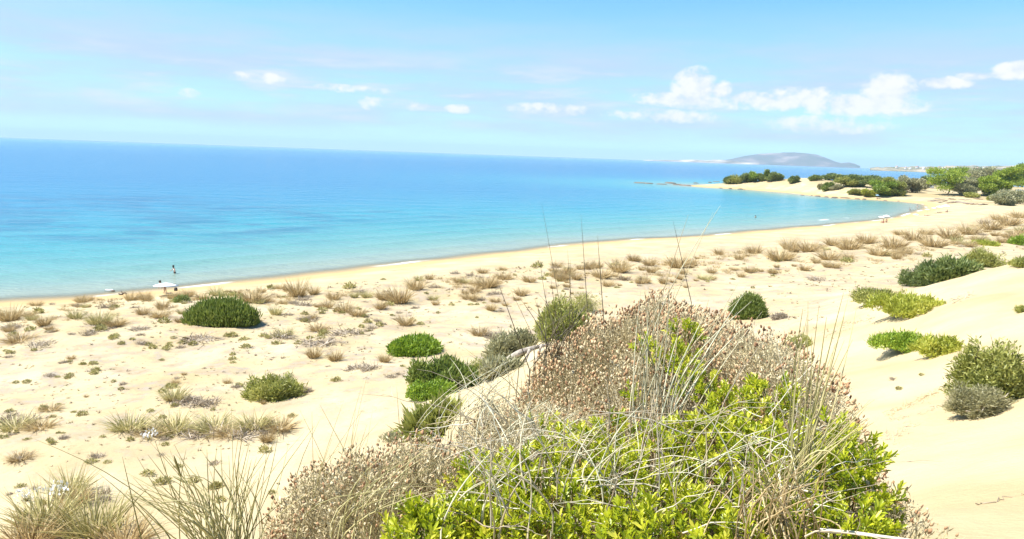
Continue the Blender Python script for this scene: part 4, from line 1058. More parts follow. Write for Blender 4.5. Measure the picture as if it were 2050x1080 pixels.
# ---- rocks
def rock_mesh(seed):
    reseed(seed)
    u = np.linspace(0, 2 * math.pi, 11)[:-1]; v = np.linspace(-.5 * math.pi, .5 * math.pi, 7)
    V = np.array([(math.cos(b) * math.cos(a), math.cos(b) * math.sin(a), math.sin(b)) for b in v for a in u])
    f = .7 + .6 * fbm(V[:, 0] * 1.7 + seed, V[:, 1] * 1.7 + V[:, 2] * 1.3, seed, 3)
    V = V * f[:, None] * np.array([.5, .38, .32]); n = 10
    F = [(k * n + j, k * n + (j + 1) % n, (k + 1) * n + (j + 1) % n, (k + 1) * n + j) for k in range(6) for j in range(n)]
    return mesh('rock', V, [np.array(F)], None, False, (M['rock'],))
ROCKS = [rock_mesh(900 + i) for i in range(5)]
rk = [(1640, 393, 16, 'largest dark rock at the corner of the bay shore'), (1655, 394.5, 12, 'dark rock just right of the largest shore rock'), (1670, 396, 12, 'third dark rock along the bay shore'), (1688, 397, 14, 'fourth dark rock along the bay shore'), (1702, 397.6, 9, 'small rock before the sandy pocket'),
      (1716, 398.4, 10, 'flat rock by the yellow green scrub'), (1728, 399, 9, 'last dark rock before the blue parasol'), (1775, 401.5, 9, 'low rock on the sand spit past the blue parasol'), (1800, 403, 8, 'farthest low rock along the inner bay'), (1605, 391, 6, 'single small rock standing in the shallow water'),
      (1622, 391.5, 8, 'small rock left of the largest shore rock'), (1445, 377, 9, 'low rock at the waterline under the headland'), (1462, 378, 10, 'second low rock at the waterline under the headland'), (1480, 379, 8, 'third low rock under the headland'), (1492, 380, 8, 'last low rock under the headland sand'),
      (1436, 364, 14, 'brown rock outcrop beside the headland bushes'), (1450, 365.5, 12, 'brown rock under the darkest headland bush'), (1418, 365.5, 12, 'brown rock on the low headland end'), (1374, 371.5, 26, 'flat rock shelf where the reef joins the sand'), (1356, 370, 24, 'flat shelf left of the reef root'),
      (1322, 369, 30, 'long dark reef rock in the middle of the reef'), (1302, 367.6, 28, 'dark reef rock toward the tip'), (1283, 366.6, 24, 'outermost dark reef rock awash'), (1342, 367.0, 26, 'pale reef rock on the sea side'), (1390, 367, 12, 'small rock on the sandy point')]
for i, (px, py, wpx, lab) in enumerate(rk):
    px += (i * 37 % 7) - 3; wpx *= .65 + (i * 53 % 10) * .07
    q = onz(np.float64(px), np.float64(py), .15); s = float(depth_of(np.array([q[0], q[1], 0])) / FPX)
    z_ = max(0.0, float(height(q[0], q[1])))
    tag(obj('rock', ROCKS[i % 5], loc=(q[0], q[1], z_ + .05), rz=i * 1.7, scale=(wpx * s * 1.1, wpx * s * .9, wpx * s * (.5 if wpx < 13 else .2))), lab, 'rock', 'rocks along the headland shore')

# ---- driftwood and wrack behind the far beach
dl = ['pale log end nearest the water', 'dark log second from the water', 'long pale log across the pile', 'short dark log under the long pale one', 'bleached log in the pile middle', 'dark branchy log in the pile middle', 'thin pale log toward the trees', 'log half buried beside the thin one',
      'dark log in front of the pile', 'long log fifth from the right end', 'short pale log fourth from the right end', 'dark log third from the right end', 'thin log second from the right end', 'last log at the right end', 'upper pale log nearest the pines', 'upper dark log nearest the pines', 'single stick above the pile', 'upper brown log at the right']
reseed(321)
for i, lab in enumerate(dl):
    px = 1868 + i * 8.0 if i < 14 else 1880 + (i - 14) * 26
    py = (403 + (px - 1868) * .085 if i < 14 else 400) + rng.uniform(-2.5, 2.5)
    p = pos_far(px, py); s = float(depth_of(p) / FPX)
    L = s * rng.uniform(14, 26); a = rng.uniform(-.5, .35)
    t = np.linspace(-.5, .5, 7)
    P = np.stack([t * L * math.cos(a), t * L * math.sin(a) * 2.0, .25 + rng.normal(size=7) * .10], -1)
    g = G(); tubes(g, P[None], s * np.array([.5, .9, 1.1, 1.2, 1.0, .8, .4])[None], 6, [rng.random()])
    tag(obj('driftwood_log', g.mesh('driftwood_log', M['debris'] if i % 2 else M['deadwood'], True), loc=p), lab + ' of the driftwood line', 'driftwood', 'driftwood behind the far beach')

# ---- parasols
def canopy_mesh(r_, h_, mat, seg=8):
    prof = [(.02, h_), (r_ * .35, h_ * .80), (r_ * .7, h_ * .42), (r_, 0.0)]
    V = []; F = []
    for q, (a_, z_) in enumerate(prof):
        for j in range(seg * 2):
            sc = 1.0 if j % 2 == 0 else .955
            an = math.pi * j / seg
            V.append((a_ * sc * math.cos(an), a_ * sc * math.sin(an), z_ - (.02 * r_ if j % 2 and q else 0)))
    n = seg * 2
    inner = [(x * .985, y * .985, z - .012) for x, y, z in V]
    for k in range(3):
        for j in range(n):
            F.append((k * n + j, (k + 1) * n + j, (k + 1) * n + (j + 1) % n, k * n + (j + 1) % n))
            o_ = len(V); F.append((o_ + k * n + j, o_ + k * n + (j + 1) % n, o_ + (k + 1) * n + (j + 1) % n, o_ + (k + 1) * n + j))
    o_ = len(V)
    for j in range(n):
        F.append((3 * n + j, o_ + 3 * n + j, o_ + 3 * n + (j + 1) % n, 3 * n + (j + 1) % n))
    return mesh('canopy', np.array(V + inner), [np.array(F)], None, False, (mat,))
def parasol(px, base_py, wpx, hgt, mat, label, tilt=(0.06, .05), water=False, rise=.17):
    p = pos_far(px, base_py)
    s = float(depth_of(p) / FPX); r_ = wpx * s / 2
    root = tag(obj('beach_parasol', None, loc=p), label, 'parasol', 'parasols on the beach')
    Vp, Fp = lathe([(.02, -.35), (.02, hgt), (.018, hgt + .02)], 8)
    obj('pole', mesh('pole', Vp, [Fp], None, True, (M['pole'],)), root)
    c = obj('canopy', canopy_mesh(r_, r_ * 2 * rise, mat), root, loc=(0, 0, hgt - r_ * 2 * rise))
    c.rotation_euler = (tilt[0], tilt[1], .3)
    Vf, Ff = lathe([(.0, .0), (.03, .02), (.025, .07), (.008, .1), (.0, .11)], 8)
    obj('finial', mesh('finial', Vf, [Ff], None, True, (M['pole'],)), root, loc=(0, 0, hgt))
    for k in range(8):
        an = math.pi * k / 4 + .3
        P = np.array([(0.02 * math.cos(an), .02 * math.sin(an), hgt - r_ * .34), (r_ * .5 * math.cos(an), r_ * .5 * math.sin(an), hgt - r_ * 2 * rise * .55)])
        g = G(); tubes(g, P[None], np.array([.008, .006])[None], 4, [.5]); obj('rib', g.mesh('rib', M['pole']), root)
    return root
parasol(333, 592, 49, 1.22, M['whitecloth'], 'wide white parasol at the waterline behind the dark dome juniper', (-.10, .02), rise=.13)
parasol(1774, 445, 15, 1.9, M['whitecloth'], 'pale parasol, right one of the two at the bend of the far beach')
parasol(1764, 446, 13, 1.7, M['whitecloth'], 'pale parasol, left one of the two at the bend of the far beach')
parasol(1833, 439, 13, 1.5, M['bluecloth'], 'small light blue parasol alone on the far beach sand')
parasol(1856, 431, 12, 2.0, M['beigecloth'], 'beige parasol, first of the row near the bay corner')
parasol(1869, 427.5, 11, 2.0, M['lilaccloth'], 'lilac parasol, second of the row near the bay corner')
parasol(1880, 425, 14, 2.1, M['whitecloth'], 'white parasol, third of the row near the bay corner')
parasol(1893, 424, 17, 2.3, M['whitecloth'], 'widest white parasol, last of the row near the bay corner')
parasol(1756, 398.5, 8, 2.0, M['bluecloth'], 'lone blue parasol under the bright round bush across the bay')

# ---- people
def person(px, py, label, J, R_, suit, z=None, face=0.0, group=None, hair=True, name='person', tops=None):
    """J: joints in metres, x to the person's left, y forward, z up; one skinned body, hair and clothing as parts"""
    p = pos_far(px, py) if z is None else np.array([*onz(np.float64(px), np.float64(py), 0.0), z])
    root = tag(obj(name, None, loc=p, rz=face), label, 'person', group)
    names = list(J); idx = {k: i for i, k in enumerate(names)}
    E = [('pelvis', 'waist'), ('waist', 'chest'), ('chest', 'neck'), ('neck', 'chin'), ('chin', 'head'), ('head', 'crown')]
    for sd in 'lr':
        E += [('chest', 'sh' + sd), ('sh' + sd, 'el' + sd), ('el' + sd, 'wr' + sd), ('wr' + sd, 'ha' + sd), ('pelvis', 'hi' + sd), ('hi' + sd, 'kn' + sd), ('kn' + sd, 'an' + sd), ('an' + sd, 'to' + sd)]
    E = [(idx[a], idx[b]) for a, b in E if a in idx and b in idx]
    me = bpy.data.meshes.new('body'); me.from_pydata([J[k] for k in names], E, [])
    o = obj('body', me, root)
    md = o.modifiers.new('skin', 'SKIN'); md.use_smooth_shade = True
    if not me.skin_vertices: me.skin_vertices.new()
    for i, k in enumerate(names):
        key = k if k in R_ else k[:2]
        r_ = R_[key]; sv = me.skin_vertices[0].data[i]
        sv.radius = (r_, r_) if np.ndim(r_) == 0 else r_
        sv.use_root = (k == 'pelvis')
    o.modifiers.new('subsurf', 'SUBSURF').levels = 1
    o.modifiers['subsurf'].render_levels = 1
    dg = bpy.context.evaluated_depsgraph_get(); dg.update()
    nm = bpy.data.meshes.new_from_object(o.evaluated_get(dg)); nm.name = 'body'
    o.modifiers.clear(); o.data = nm
    nm.materials.clear(); nm.materials.append(M['skin'])
    def shell(nm_, c, rad, mat):
        u = np.linspace(0, 2 * math.pi, 13)[:-1]; v = np.linspace(-.5 * math.pi, .5 * math.pi, 8)
        V = np.array([(math.cos(b) * math.cos(a), math.cos(b) * math.sin(a), math.sin(b)) for b in v for a in u]) * np.array(rad) + np.array(c)
        F = [(k * 12 + j, k * 12 + (j + 1) % 12, (k + 1) * 12 + (j + 1) % 12, (k + 1) * 12 + j) for k in range(7) for j in range(12)]
        obj(nm_, mesh(nm_, V, [np.array(F)], None, True, (mat,)), root)
    hd = np.array(J['head'])
    shell('hair', hd + np.array([0, -.035, .05]), (.115, .125, .125), M['hair'])
    pl = np.array(J['pelvis']); shell('swimwear', pl, (.185, .135, .12), suit)
    if tops is not None: shell('top', (np.array(J['chest']) + np.array(J['waist'])) / 2 + np.array([0, 0, .06]), (.18, .125, .17), tops)
    return root
RAD = {'pelvis': (.15, .11), 'waist': (.13, .095), 'chest': (.16, .11), 'neck': .055, 'chin': .07, 'head': .095, 'crown': .075, 'sh': .062, 'el': .042, 'wr': .03, 'ha': .034, 'hi': .088, 'kn': .058, 'an': .038, 'to': .034}
def standing(bend=0.0, arms='down', dz=0.0, scale=1.0):
    c, s_ = math.cos(bend), math.sin(bend)
    def T_(x, up_): return (x, up_ * s_, .92 + up_ * c)
    J = {'pelvis': (0, 0, .92), 'waist': T_(0, .16), 'chest': T_(0, .40), 'neck': T_(0, .56), 'chin': (0, .60 * s_ + .05, .92 + .60 * c + .06), 'head': (0, .60 * s_ + .08, .92 + .60 * c + .14), 'crown': (0, .60 * s_ + .07, .92 + .60 * c + .21),
         'hil': (.10, 0, .86), 'knl': (.13, .04, .48), 'anl': (.14, 0, .08), 'tol': (.15, .14, .03), 'hir': (-.10, 0, .86), 'knr': (-.13, .05, .48), 'anr': (-.15, -.02, .08), 'tor': (-.16, .12, .03),
         'shl': T_(.19, .48), 'shr': T_(-.19, .48)}
    if arms == 'down':
        J.update({'ell': (.27, J['shl'][1] + .02, J['shl'][2] - .28), 'wrl': (.26, J['shl'][1] + .14, J['shl'][2] - .50), 'hal': (.25, J['shl'][1] + .19, J['shl'][2] - .58), 'elr': (-.27, J['shr'][1] + .02, J['shr'][2] - .28), 'wrr': (-.26, J['shr'][1] + .14, J['shr'][2] - .50), 'har': (-.25, J['shr'][1] + .19, J['shr'][2] - .58)})
    else:
        J.update({'ell': (.34, J['shl'][1] + .08, J['shl'][2] - .20), 'wrl': (.44, J['shl'][1] + .24, J['shl'][2] - .30), 'hal': (.47, J['shl'][1] + .31, J['shl'][2] - .34), 'elr': (-.36, J['shr'][1] + .04, J['shr'][2] - .18), 'wrr': (-.54, J['shr'][1] + .12, J['shr'][2] - .30), 'har': (-.60, J['shr'][1] + .14, J['shr'][2] - .34)})
    return {k: tuple(c_ * scale for c_ in v) for k, v in J.items()}
def lying():
    J = {'pelvis': (0, 0, .14), 'waist': (0, .16, .13), 'chest': (0, .40, .15), 'neck': (0, .56, .16), 'chin': (0, .62, .20), 'head': (0, .70, .20), 'crown': (0, .77, .19),
         'hil': (.10, -.05, .13), 'knl': (.13, -.42, .22), 'anl': (.13, -.80, .07), 'tol': (.14, -.88, .14), 'hir': (-.10, -.05, .13), 'knr': (-.13, -.44, .12), 'anr': (-.14, -.84, .07), 'tor': (-.15, -.92, .14),
         'shl': (.19, .48, .14), 'ell': (.30, .26, .09), 'wrl': (.30, .04, .06), 'hal': (.30, -.04, .05), 'shr': (-.19, .48, .14), 'elr': (-.30, .26, .09), 'wrr': (-.30, .04, .06), 'har': (-.30, -.04, .05)}
    return J
def sitting():
    return {'pelvis': (0, 0, .14), 'waist': (0, -.03, .30), 'chest': (0, -.02, .54), 'neck': (0, .01, .70), 'chin': (0, .06, .75), 'head': (0, .08, .83), 'crown': (0, .07, .90),
            'hil': (.10, .05, .13), 'knl': (.16, .40, .38), 'anl': (.15, .66, .07), 'tol': (.16, .80, .03), 'hir': (-.10, .05, .13), 'knr': (-.16, .40, .40), 'anr': (-.15, .62, .07), 'tor': (-.16, .76, .03),
            'shl': (.19, -.01, .62), 'ell': (.26, .16, .44), 'wrl': (.18, .34, .46), 'hal': (.14, .41, .45), 'shr': (-.19, -.01, .62), 'elr': (-.26, .16, .44), 'wrr': (-.18, .34, .46), 'har': (-.14, .41, .45)}
person(331, 587, 'dark haired person bent forward behind the wide white parasol', standing(1.15, 'down', scale=.9), RAD, M['darkcloth'], face=2.6)
person(350, 550, 'person in white top wading thigh deep in the shallows beyond the parasol', standing(.18, 'out', scale=.95), RAD, M['darkcloth'], z=-.62, face=2.4, tops=M['whitecloth'])
person(1768, 447.5, 'person in red sitting in the shade of the two pale parasols', sitting(), RAD, M['redcloth'], face=.6, tops=M['redcloth'])
person(1775, 446, 'darker person sitting under the right pale parasol', sitting(), RAD, M['darkcloth'], face=1.2, tops=M['darkcloth'])
person(1856, 433, 'person lying under the beige parasol near the bay corner', lying(), RAD, M['darkcloth'], face=1.1)
person(1881, 427, 'person lying under the third parasol of the row', lying(), RAD, M['darkcloth'], face=1.4)
person(1896, 426, 'person sitting under the widest white parasol of the row', sitting(), RAD, M['darkcloth'], face=.4, tops=M['darkcloth'])
person(1822, 423, 'dark bather standing in the shallows off the row of parasols', standing(.3, 'out'), RAD, M['darkcloth'], z=-.6, face=1.0, tops=M['darkcloth'])
person(1836, 417, 'bather wading near the inner corner of the bay', standing(.1, 'out'), RAD, M['whitecloth'], z=-.5, face=-1.0)
person(1756, 399, 'person sitting under the lone blue parasol', sitting(), RAD, M['darkcloth'], face=2.0, tops=M['darkcloth'])
person(1513, 436, 'lone swimmer with only head and shoulders out of the bay', standing(.1, 'out'), RAD, M['redcloth'], z=-1.15, face=.5)
# white float and a swimmer's dark bundle at the water's edge
q = onz(np.float64(219), np.float64(581.5), 0.05); 
Vb, Fb = lathe([(.0, -.05), (.8, -.045), (.97, .0), (.8, .05), (.0, .055)], 20)
Vb = Vb * np.array([.42, .2, 1.0]); Vb[:, 2] += .06 * (Vb[:, 0] / .4) ** 2
tag(obj('float_board', mesh('float_board', Vb, [Fb], None, True, (M['whitecloth'],)), loc=(q[0], q[1], .06), rz=.1), 'small white float board drifting at the edge of the water', 'float')
q = onz(np.float64(226), np.float64(583), 0.05)
tag(obj('rock', ROCKS[2], loc=(q[0], q[1], .05), scale=(.42, .3, .3)), 'small dark stone in the water beside the white float', 'rock')
for (px, py, w_, nm, lab) in ((246, 591, 15, 'driftwood_log', 'dark forked driftwood on wet sand below the white float'), (352, 583, 4, 'beach_bag', 'tiny dark bag on the sand right of the wide white parasol'), (340, 588, 11, 'beach_towel', 'dark sheet laid as the shadow under the wide white parasol')):
    p = pos_far(px, py); s = float(depth_of(p) / FPX)
    if nm == 'driftwood_log':
        g = G(); t = np.linspace(-.5, .5, 6)
        tubes(g, np.stack([t * w_ * s, t * .2, .12 + .1 * np.sin(t * 7)], -1)[None], np.array([.05, .09, .1, .08, .06, .03])[None], 6, [.3]); tubes(g, np.array([[(0, 0, .15), (-.15, .05, .3), (-.22, .1, .42)]]), np.array([[.05, .04, .02]]), 5, [.3])
        me = g.mesh(nm, M['bark'], True)
    elif nm == 'beach_bag':
        Vq, Fq = lathe([(.0, 0), (.16, 0), (.19, .12), (.15, .3), (.08, .36), (.0, .37)], 10); me = mesh(nm, Vq * np.array([1, .7, 1]), [Fq], None, True, (M['darkcloth'],))
    else:  # dark sheet put on the sand as the parasol's cast shadow
        g = G(); xs = np.linspace(-.5, .5, 9); V_ = np.array([(x * w_ * s, y * .5, .05 + .03 * math.sin(9 * x + 5 * y)) for x in xs for y in (-.5, -.2, .1, .4)]); V_ = np.concatenate([V_, V_ - np.array([0, 0, .05])])
        f_ = [(i * 4 + j, (i + 1) * 4 + j, (i + 1) * 4 + j + 1, i * 4 + j + 1) for i in range(8) for j in range(3)]; me = mesh(nm, V_, [np.array(f_ + [tuple(36 + x for x in reversed(q_)) for q_ in f_])], None, True, (M['darkcloth'],))
    tag(obj(nm, me, loc=p), lab, nm.split('_')[-1] if nm != 'driftwood_log' else 'driftwood')

# ---- houses
def house(name, px, base_py, wpx, hpx, label, roof=True, far=None, group=None, rot=0.0, stories=1):
    if far:
        ctop = at(px, float(np.interp(px, [c_[0] for c_ in coast], [c_[1] for c_ in coast])), 5200)[2]
        for uu in np.linspace(-1, 0, 200):
            p = at(px, base_py, 5200 + 420 * uu)
            if ctop * (1 - abs(uu) ** 1.6) - abs(uu) ** 1.6 >= p[2]: break
    else: p = pos_far(px, base_py)
    s = float(depth_of(p) / FPX); w = wpx * s; h = hpx * s; d = w * .7
    root = tag(obj(name, None, loc=p, rz=rot - math.atan2(p[0], p[1]) * 1.0), label, 'house', group)
    hw = h * (.68 if roof else 1.0)
    Vh, Fh = boxv(-w / 2, w / 2, -d / 2, d / 2, -4.0 if far else -1.5, hw)
    obj('wall', mesh('wall', Vh, [Fh], None, False, (M['housewall'],)), root)
    e = w * .05
    if roof:
        Vr = np.array([(-w / 2 - e, -d / 2 - e, hw + .01), (w / 2 + e, -d / 2 - e, hw + .01), (w / 2 + e, d / 2 + e, hw + .01), (-w / 2 - e, d / 2 + e, hw + .01), (-w * .25, 0, h), (w * .25, 0, h)])
        rf = obj('roof', mesh('roof', Vr, [np.array([(0, 1, 5, 4), (2, 3, 4, 5)]), np.array([(1, 2, 5), (3, 0, 4)]), np.array([(3, 2, 1, 0)])], None, False, (M['rooftile'],)), root)
        Vc, Fc = boxv(w * .12, w * .18, -.3, .3, hw, h * 1.12); obj('chimney', mesh('chimney', Vc, [Fc], None, False, (M['housewall'],)), rf)
    else:
        Vr, Fr = boxv(-w / 2 - .12, w / 2 + .12, -d / 2 - .12, d / 2 + .12, hw + .005, hw + .25); obj('roof', mesh('roof', Vr, [Fr], None, False, (M['housewall'],)), root)
    nwin = max(2, int(w / 3.2))
    for k in range(nwin):
        x = (k + .5) / nwin * w - w / 2
        door = k == nwin // 2
        Vw, Fw = boxv(x - .5, x + .5, -d / 2 - .05, -d / 2 + .02, .05 if door else hw * .38, hw * .78)
        wd = obj('door' if door else 'window', mesh('pane', Vw, [Fw], None, False, (M['glass'],)), root)
        Vs, Fs = boxv(x - .6, x + .6, -d / 2 - .14, -d / 2 - .003, (hw * .78) + .004, hw * .82); obj('lintel', mesh('lintel', Vs, [Fs], None, False, (M['housewall'],)), wd)
    return root
house('beach_house', 1850, 377, 34, 13, 'white house with a low red tiled roof among dry tamarisks')
house('white_hut', 1713, 361, 13, 7, 'small flat roofed white hut on the neck of the headland', roof=False)
FH = [(1795, 1, 5, 4), (1813, 1, 4, 5), (1822, 0, 5, 3), (1836, 1, 6, 4), (1849, 0, 5, 4), (1868, 1, 4, 4), (1880, 1, 6, 4), (1886, 0, 5, 3), (1899, 1, 7, 5), (1912, 0, 6, 3), (1950, 1, 6, 5), (1957, 1, 4, 6), (1970, 0, 6, 4), (1982, 1, 6, 4), (1992, 0, 6, 4), (2024, 1, 6, 4)]
ordw = ['first', 'second', 'third', 'fourth', 'fifth', 'sixth', 'seventh', 'eighth', 'ninth', 'tenth', 'eleventh', 'twelfth', 'thirteenth', 'fourteenth', 'fifteenth', 'sixteenth']
for i, (px, rf, w_, h_) in enumerate(FH):
    hy = np.interp(px, [1742, 1850, 1950, 2060], [338.5, 339.5, 341, 342.5]) - (0 if i % 3 else 2.5)
    house('coast_house', px, hy, w_, h_, f'{ordw[i]} pale house from the left along the far coast, ' + ('red roofed' if rf else 'flat roofed'), bool(rf), 4760, 'houses on the far coast', rot=(i % 5 - 2) * .12)

# ---- the parked car
p = pos_far(2040, 385); s = float(depth_of(p) / FPX)
car = tag(obj('parked_car', None, loc=p + np.array([0, 0, .3]), rz=-.35), 'silver blue car parked among the pines behind the bay', 'car')
prof = [(-2.1, .35), (-2.15, .75), (-1.9, .88), (-1.45, .95), (-.95, 1.42), (.55, 1.45), (1.15, .98), (1.95, .85), (2.12, .65), (2.1, .35)]
def extr(prof, hw_, taper_z=None):
    n = len(prof); V = [(x, sgn * hw_ * (.82 if z > 1.2 else 1.0), z) for sgn in (-1, 1) for x, z in prof]
    F4 = [(i, (i + 1) % n, n + (i + 1) % n, n + i) for i in range(n)]
    return np.array(V), F4, n
V_, F4, n_ = extr(prof, .86)
obj('body', mesh('body', V_, [np.array(F4), np.array([list(range(n_))[::-1]]), np.array([list(range(n_, 2 * n_))])], None, False, (M['carpaint'],)), car)
for sgn in (-1, 1):
    Vw, Fw = boxv(-.9, .45, sgn * .845 - .02, sgn * .845 + .02, 1.0, 1.34); Vw[:, 1] += np.where(Vw[:, 2] > 1.2, -sgn * .1, 0.02 * sgn)
    obj('window', mesh('window', Vw, [Fw], None, False, (M['glass'],)), car)
Vw = np.array([(.60, -.68, 1.42), (.60, .68, 1.42), (1.16, .80, 1.0), (1.16, -.80, 1.0)]) + np.array([.03, 0, .03]); Vw = np.concatenate([Vw, Vw - np.array([.03, 0, .03])])
obj('windscreen', mesh('windscreen', Vw, [np.array([(0, 3, 2, 1), (4, 5, 6, 7), (0, 1, 5, 4), (1, 2, 6, 5), (2, 3, 7, 6), (3, 0, 4, 7)])], None, False, (M['glass'],)), car)
Vt, Ft = lathe([(.0, -.09), (.2, -.1), (.31, -.09), (.33, -.04), (.33, .04), (.31, .09), (.2, .1), (.0, .09)], 16)
wheel_me = mesh('wheel', Vt, [Ft], None, True, (M['rubber'],))
for wx in (-1.3, 1.3):
    for sgn in (-1, 1):
        o = obj('wheel', wheel_me, car, loc=(wx, sgn * .8, .33)); o.rotation_euler = (R(90), 0, 0)
for sgn in (-1, 1):
    Vw, Fw = boxv(2.0, 2.14, sgn * .62 - .16, sgn * .62 + .16, .62, .74); obj('headlight', mesh('headlight', Vw, [Fw], None, False, (M['whitecloth'],)), car)

# ------------------------------------------------------------------ the bushes at the camera's feet
def leaves6(g, base, d, L, Wd, fold, rnd, side):
    """oval leaves, six vertices, folded along the midrib"""
    n = len(base); d = unit(d); s = unit(np.cross(d, side)); nn = np.cross(s, d)
    L = np.broadcast_to(L, (n,))[:, None]; Wd = np.broadcast_to(Wd, (n,))[:, None]
    a = base + d * L * .32; b = base + d * L * .72; up = nn * Wd * fold
    V = np.stack([base, a + s * Wd * .42 + up, b + s * Wd * .46 + up, base + d * L - nn * L * .08, b - s * Wd * .46 + up, a - s * Wd * .42 + up], 1)
    i = np.arange(n)[:, None] * 6
    F = np.concatenate([i + [[0, 1, 2, 3]], i + [[0, 3, 4, 5]]])
    g.add(V.reshape(-1, 3), F, np.repeat(np.broadcast_to(rnd, (n,)), 6))
def sprig(seed):
    """a leafy shoot end of a mastic bush, growing along +z, 1 unit = 1 m"""
    reseed(seed); g = G()
    k = 13; t = np.linspace(.15, 1, k) ** .8; a = np.arange(k) * 2.4 + rng.uniform(0, 6)
    st = .062
    base = np.stack([np.cos(a) * .002, np.sin(a) * .002, t * st], -1)
    op = 1.15 - .75 * t + rng.normal(size=k) * .14
    d = np.stack([np.cos(a) * np.sin(op), np.sin(a) * np.sin(op), np.cos(op)], -1)
    leaves6(g, base, d, rng.uniform(.020, .036, k), rng.uniform(.0085, .0125, k), .16, np.clip(.25 + t * .5 + rng.normal(size=k) * .13, 0, 1), np.array([0, 0, 1.]) * np.ones((k, 1)) + rng.normal(size=(k, 3)) * .25)
    P = np.array([[(0, 0, -.05), (.002, 0, 0), (0, .001, st)]]); tubes(g, P, np.array([[.0022, .0018, .001]]), 4, [.1])
    return g
SPR = [sprig(400 + i) for i in range(6)]
SPR_ME = [s_.mesh('leaf_sprig', M['lentisk']) for s_ in SPR]
SPR_V = [np.concatenate(s_.V) for s_ in SPR]; SPR_A = [np.concatenate(s_.A) for s_ in SPR]; SPR_F = [{k: np.concatenate(v) for k, v in s_.F.items()} for s_ in SPR]
def frames(ax, roll):
    ax = unit(ax); h = np.where(np.abs(ax[:, 2:3]) > .95, np.array([1., 0, 0]), np.array([0, 0, 1.]))
    a = unit(np.cross(h, ax)); b = np.cross(ax, a)
    c, s_ = np.cos(roll)[:, None], np.sin(roll)[:, None]
    return np.stack([a * c + b * s_, b * c - a * s_, ax], -1)      # columns
# clumps of leaf: pixel x, y and distance of the near face, radius, number of shoots
LC = [(1000, 985, 2.30, .20, 200), (905, 1040, 2.10, .17, 170), (845, 1075, 2.02, .12, 90), (1075, 950, 2.42, .18, 150), (1160, 1030, 2.15, .22, 200), (1050, 1060, 2.05, .20, 200), (1270, 960, 2.45, .20, 170), (1200, 915, 2.6, .15, 100), (1370, 1040, 2.15, .22, 190), (1430, 880, 2.8, .20, 190),
      (1330, 895, 2.75, .15, 100), (1475, 820, 3.05, .18, 160), (1545, 790, 3.2, .13, 80), (1530, 900, 2.7, .19, 160), (1600, 945, 2.5, .19, 160), (1655, 890, 2.7, .16, 120), (1680, 975, 2.42, .18, 150), (1690, 1055, 2.15, .15, 100), (1590, 1050, 2.15, .18, 140), (1470, 1010, 2.3, .18, 140), (1470, 1078, 2.0, .16, 120), (1270, 1078, 2.0, .19, 160),
      (1220, 862, 2.9, .10, 55), (1140, 885, 2.8, .10, 55), (1355, 715, 3.65, .12, 70), (1370, 665, 3.85, .08, 36), (1295, 700, 3.75, .06, 20), (1400, 765, 3.4, .12, 70), (960, 935, 2.6, .09, 44), (1270, 790, 3.3, .06, 20), (1715, 920, 2.6, .11, 55), (1085, 850, 3.0, .06, 16)]
reseed(55)
pos_l = []; ax_l = []; sc_l = []
for (px, py, dd, r_, k) in LC:
    r_ = r_ * .72; k = int(k * .60)
    c = at(px, py, dd + r_ * .5) - np.array([0, 0, r_ * .62])
    d = rand_unit(k * 2); d = d[(d[:, 2] > -.25) & (d[:, 1] < .75)][:k]
    f = .62 + .55 * rng.random(len(d)) * (.6 + .8 * fbm(d[:, 0] * 2 + px, d[:, 2] * 2 + py, 71, 2))
    pos_l.append(c + d * (r_ * f)[:, None] * np.array([1.15, 1.1, .85])); ax_l.append(unit(d * .7 + np.array([-.1, -.1, .8]) + rng.normal(size=d.shape) * .28)); sc_l.append(rng.uniform(.5, 1.08, len(d)))
SP = np.concatenate(pos_l); SA = np.concatenate(ax_l); SS = np.concatenate(sc_l)
FR = frames(SA, rng.uniform(0, 6.28, len(SP)))
size_px = SS / depth_of(SP); px_, py_ = project(SP)
seen = (px_ > 0) & (px_ < PW) & (py_ < PH) & (SA[:, 1] < .45)
order = np.argsort(-np.where(seen, size_px, 0))
own = order[:290]; rest = order[290:]
lent = tag(obj('mastic_bush', None, loc=at(1300, 1000, 2.6) * np.array([1, 1, 0]) + np.array([0, 0, 13.0])), 'sprawling yellow green mastic bush with glossy oval leaves, nearest the viewer', 'bush')
LO = np.array(lent.location)
for n_, i in enumerate(own):
    o = obj('leaf_sprig', SPR_ME[i % 6], lent, loc=SP[i] - LO, scale=SS[i])
    o.rotation_euler = Matrix(FR[i].tolist()).to_euler()
g = G()
for v in range(6):
    ids = rest[rest % 6 == v]
    if not len(ids): continue
    Vv = np.einsum('nij,kj->nki', FR[ids] * SS[ids][:, None, None], SPR_V[v]) + (SP[ids] - LO)[:, None]
    m = len(SPR_V[v]); base_n = g.n
    tone = rng.normal(size=len(ids)) * .19
    g.V.append(Vv.reshape(-1, 3)); g.A.append(np.clip(SPR_A[v][None] + tone[:, None], 0, 1).ravel()); g.n += len(ids) * m
    for k, Fk in SPR_F[v].items():
        g.F.setdefault(k, []).append((np.arange(len(ids))[:, None, None] * m + Fk[None]).reshape(-1, k) + base_n)
stuff(obj('foliage', g.mesh('foliage', M['lentisk']), lent))
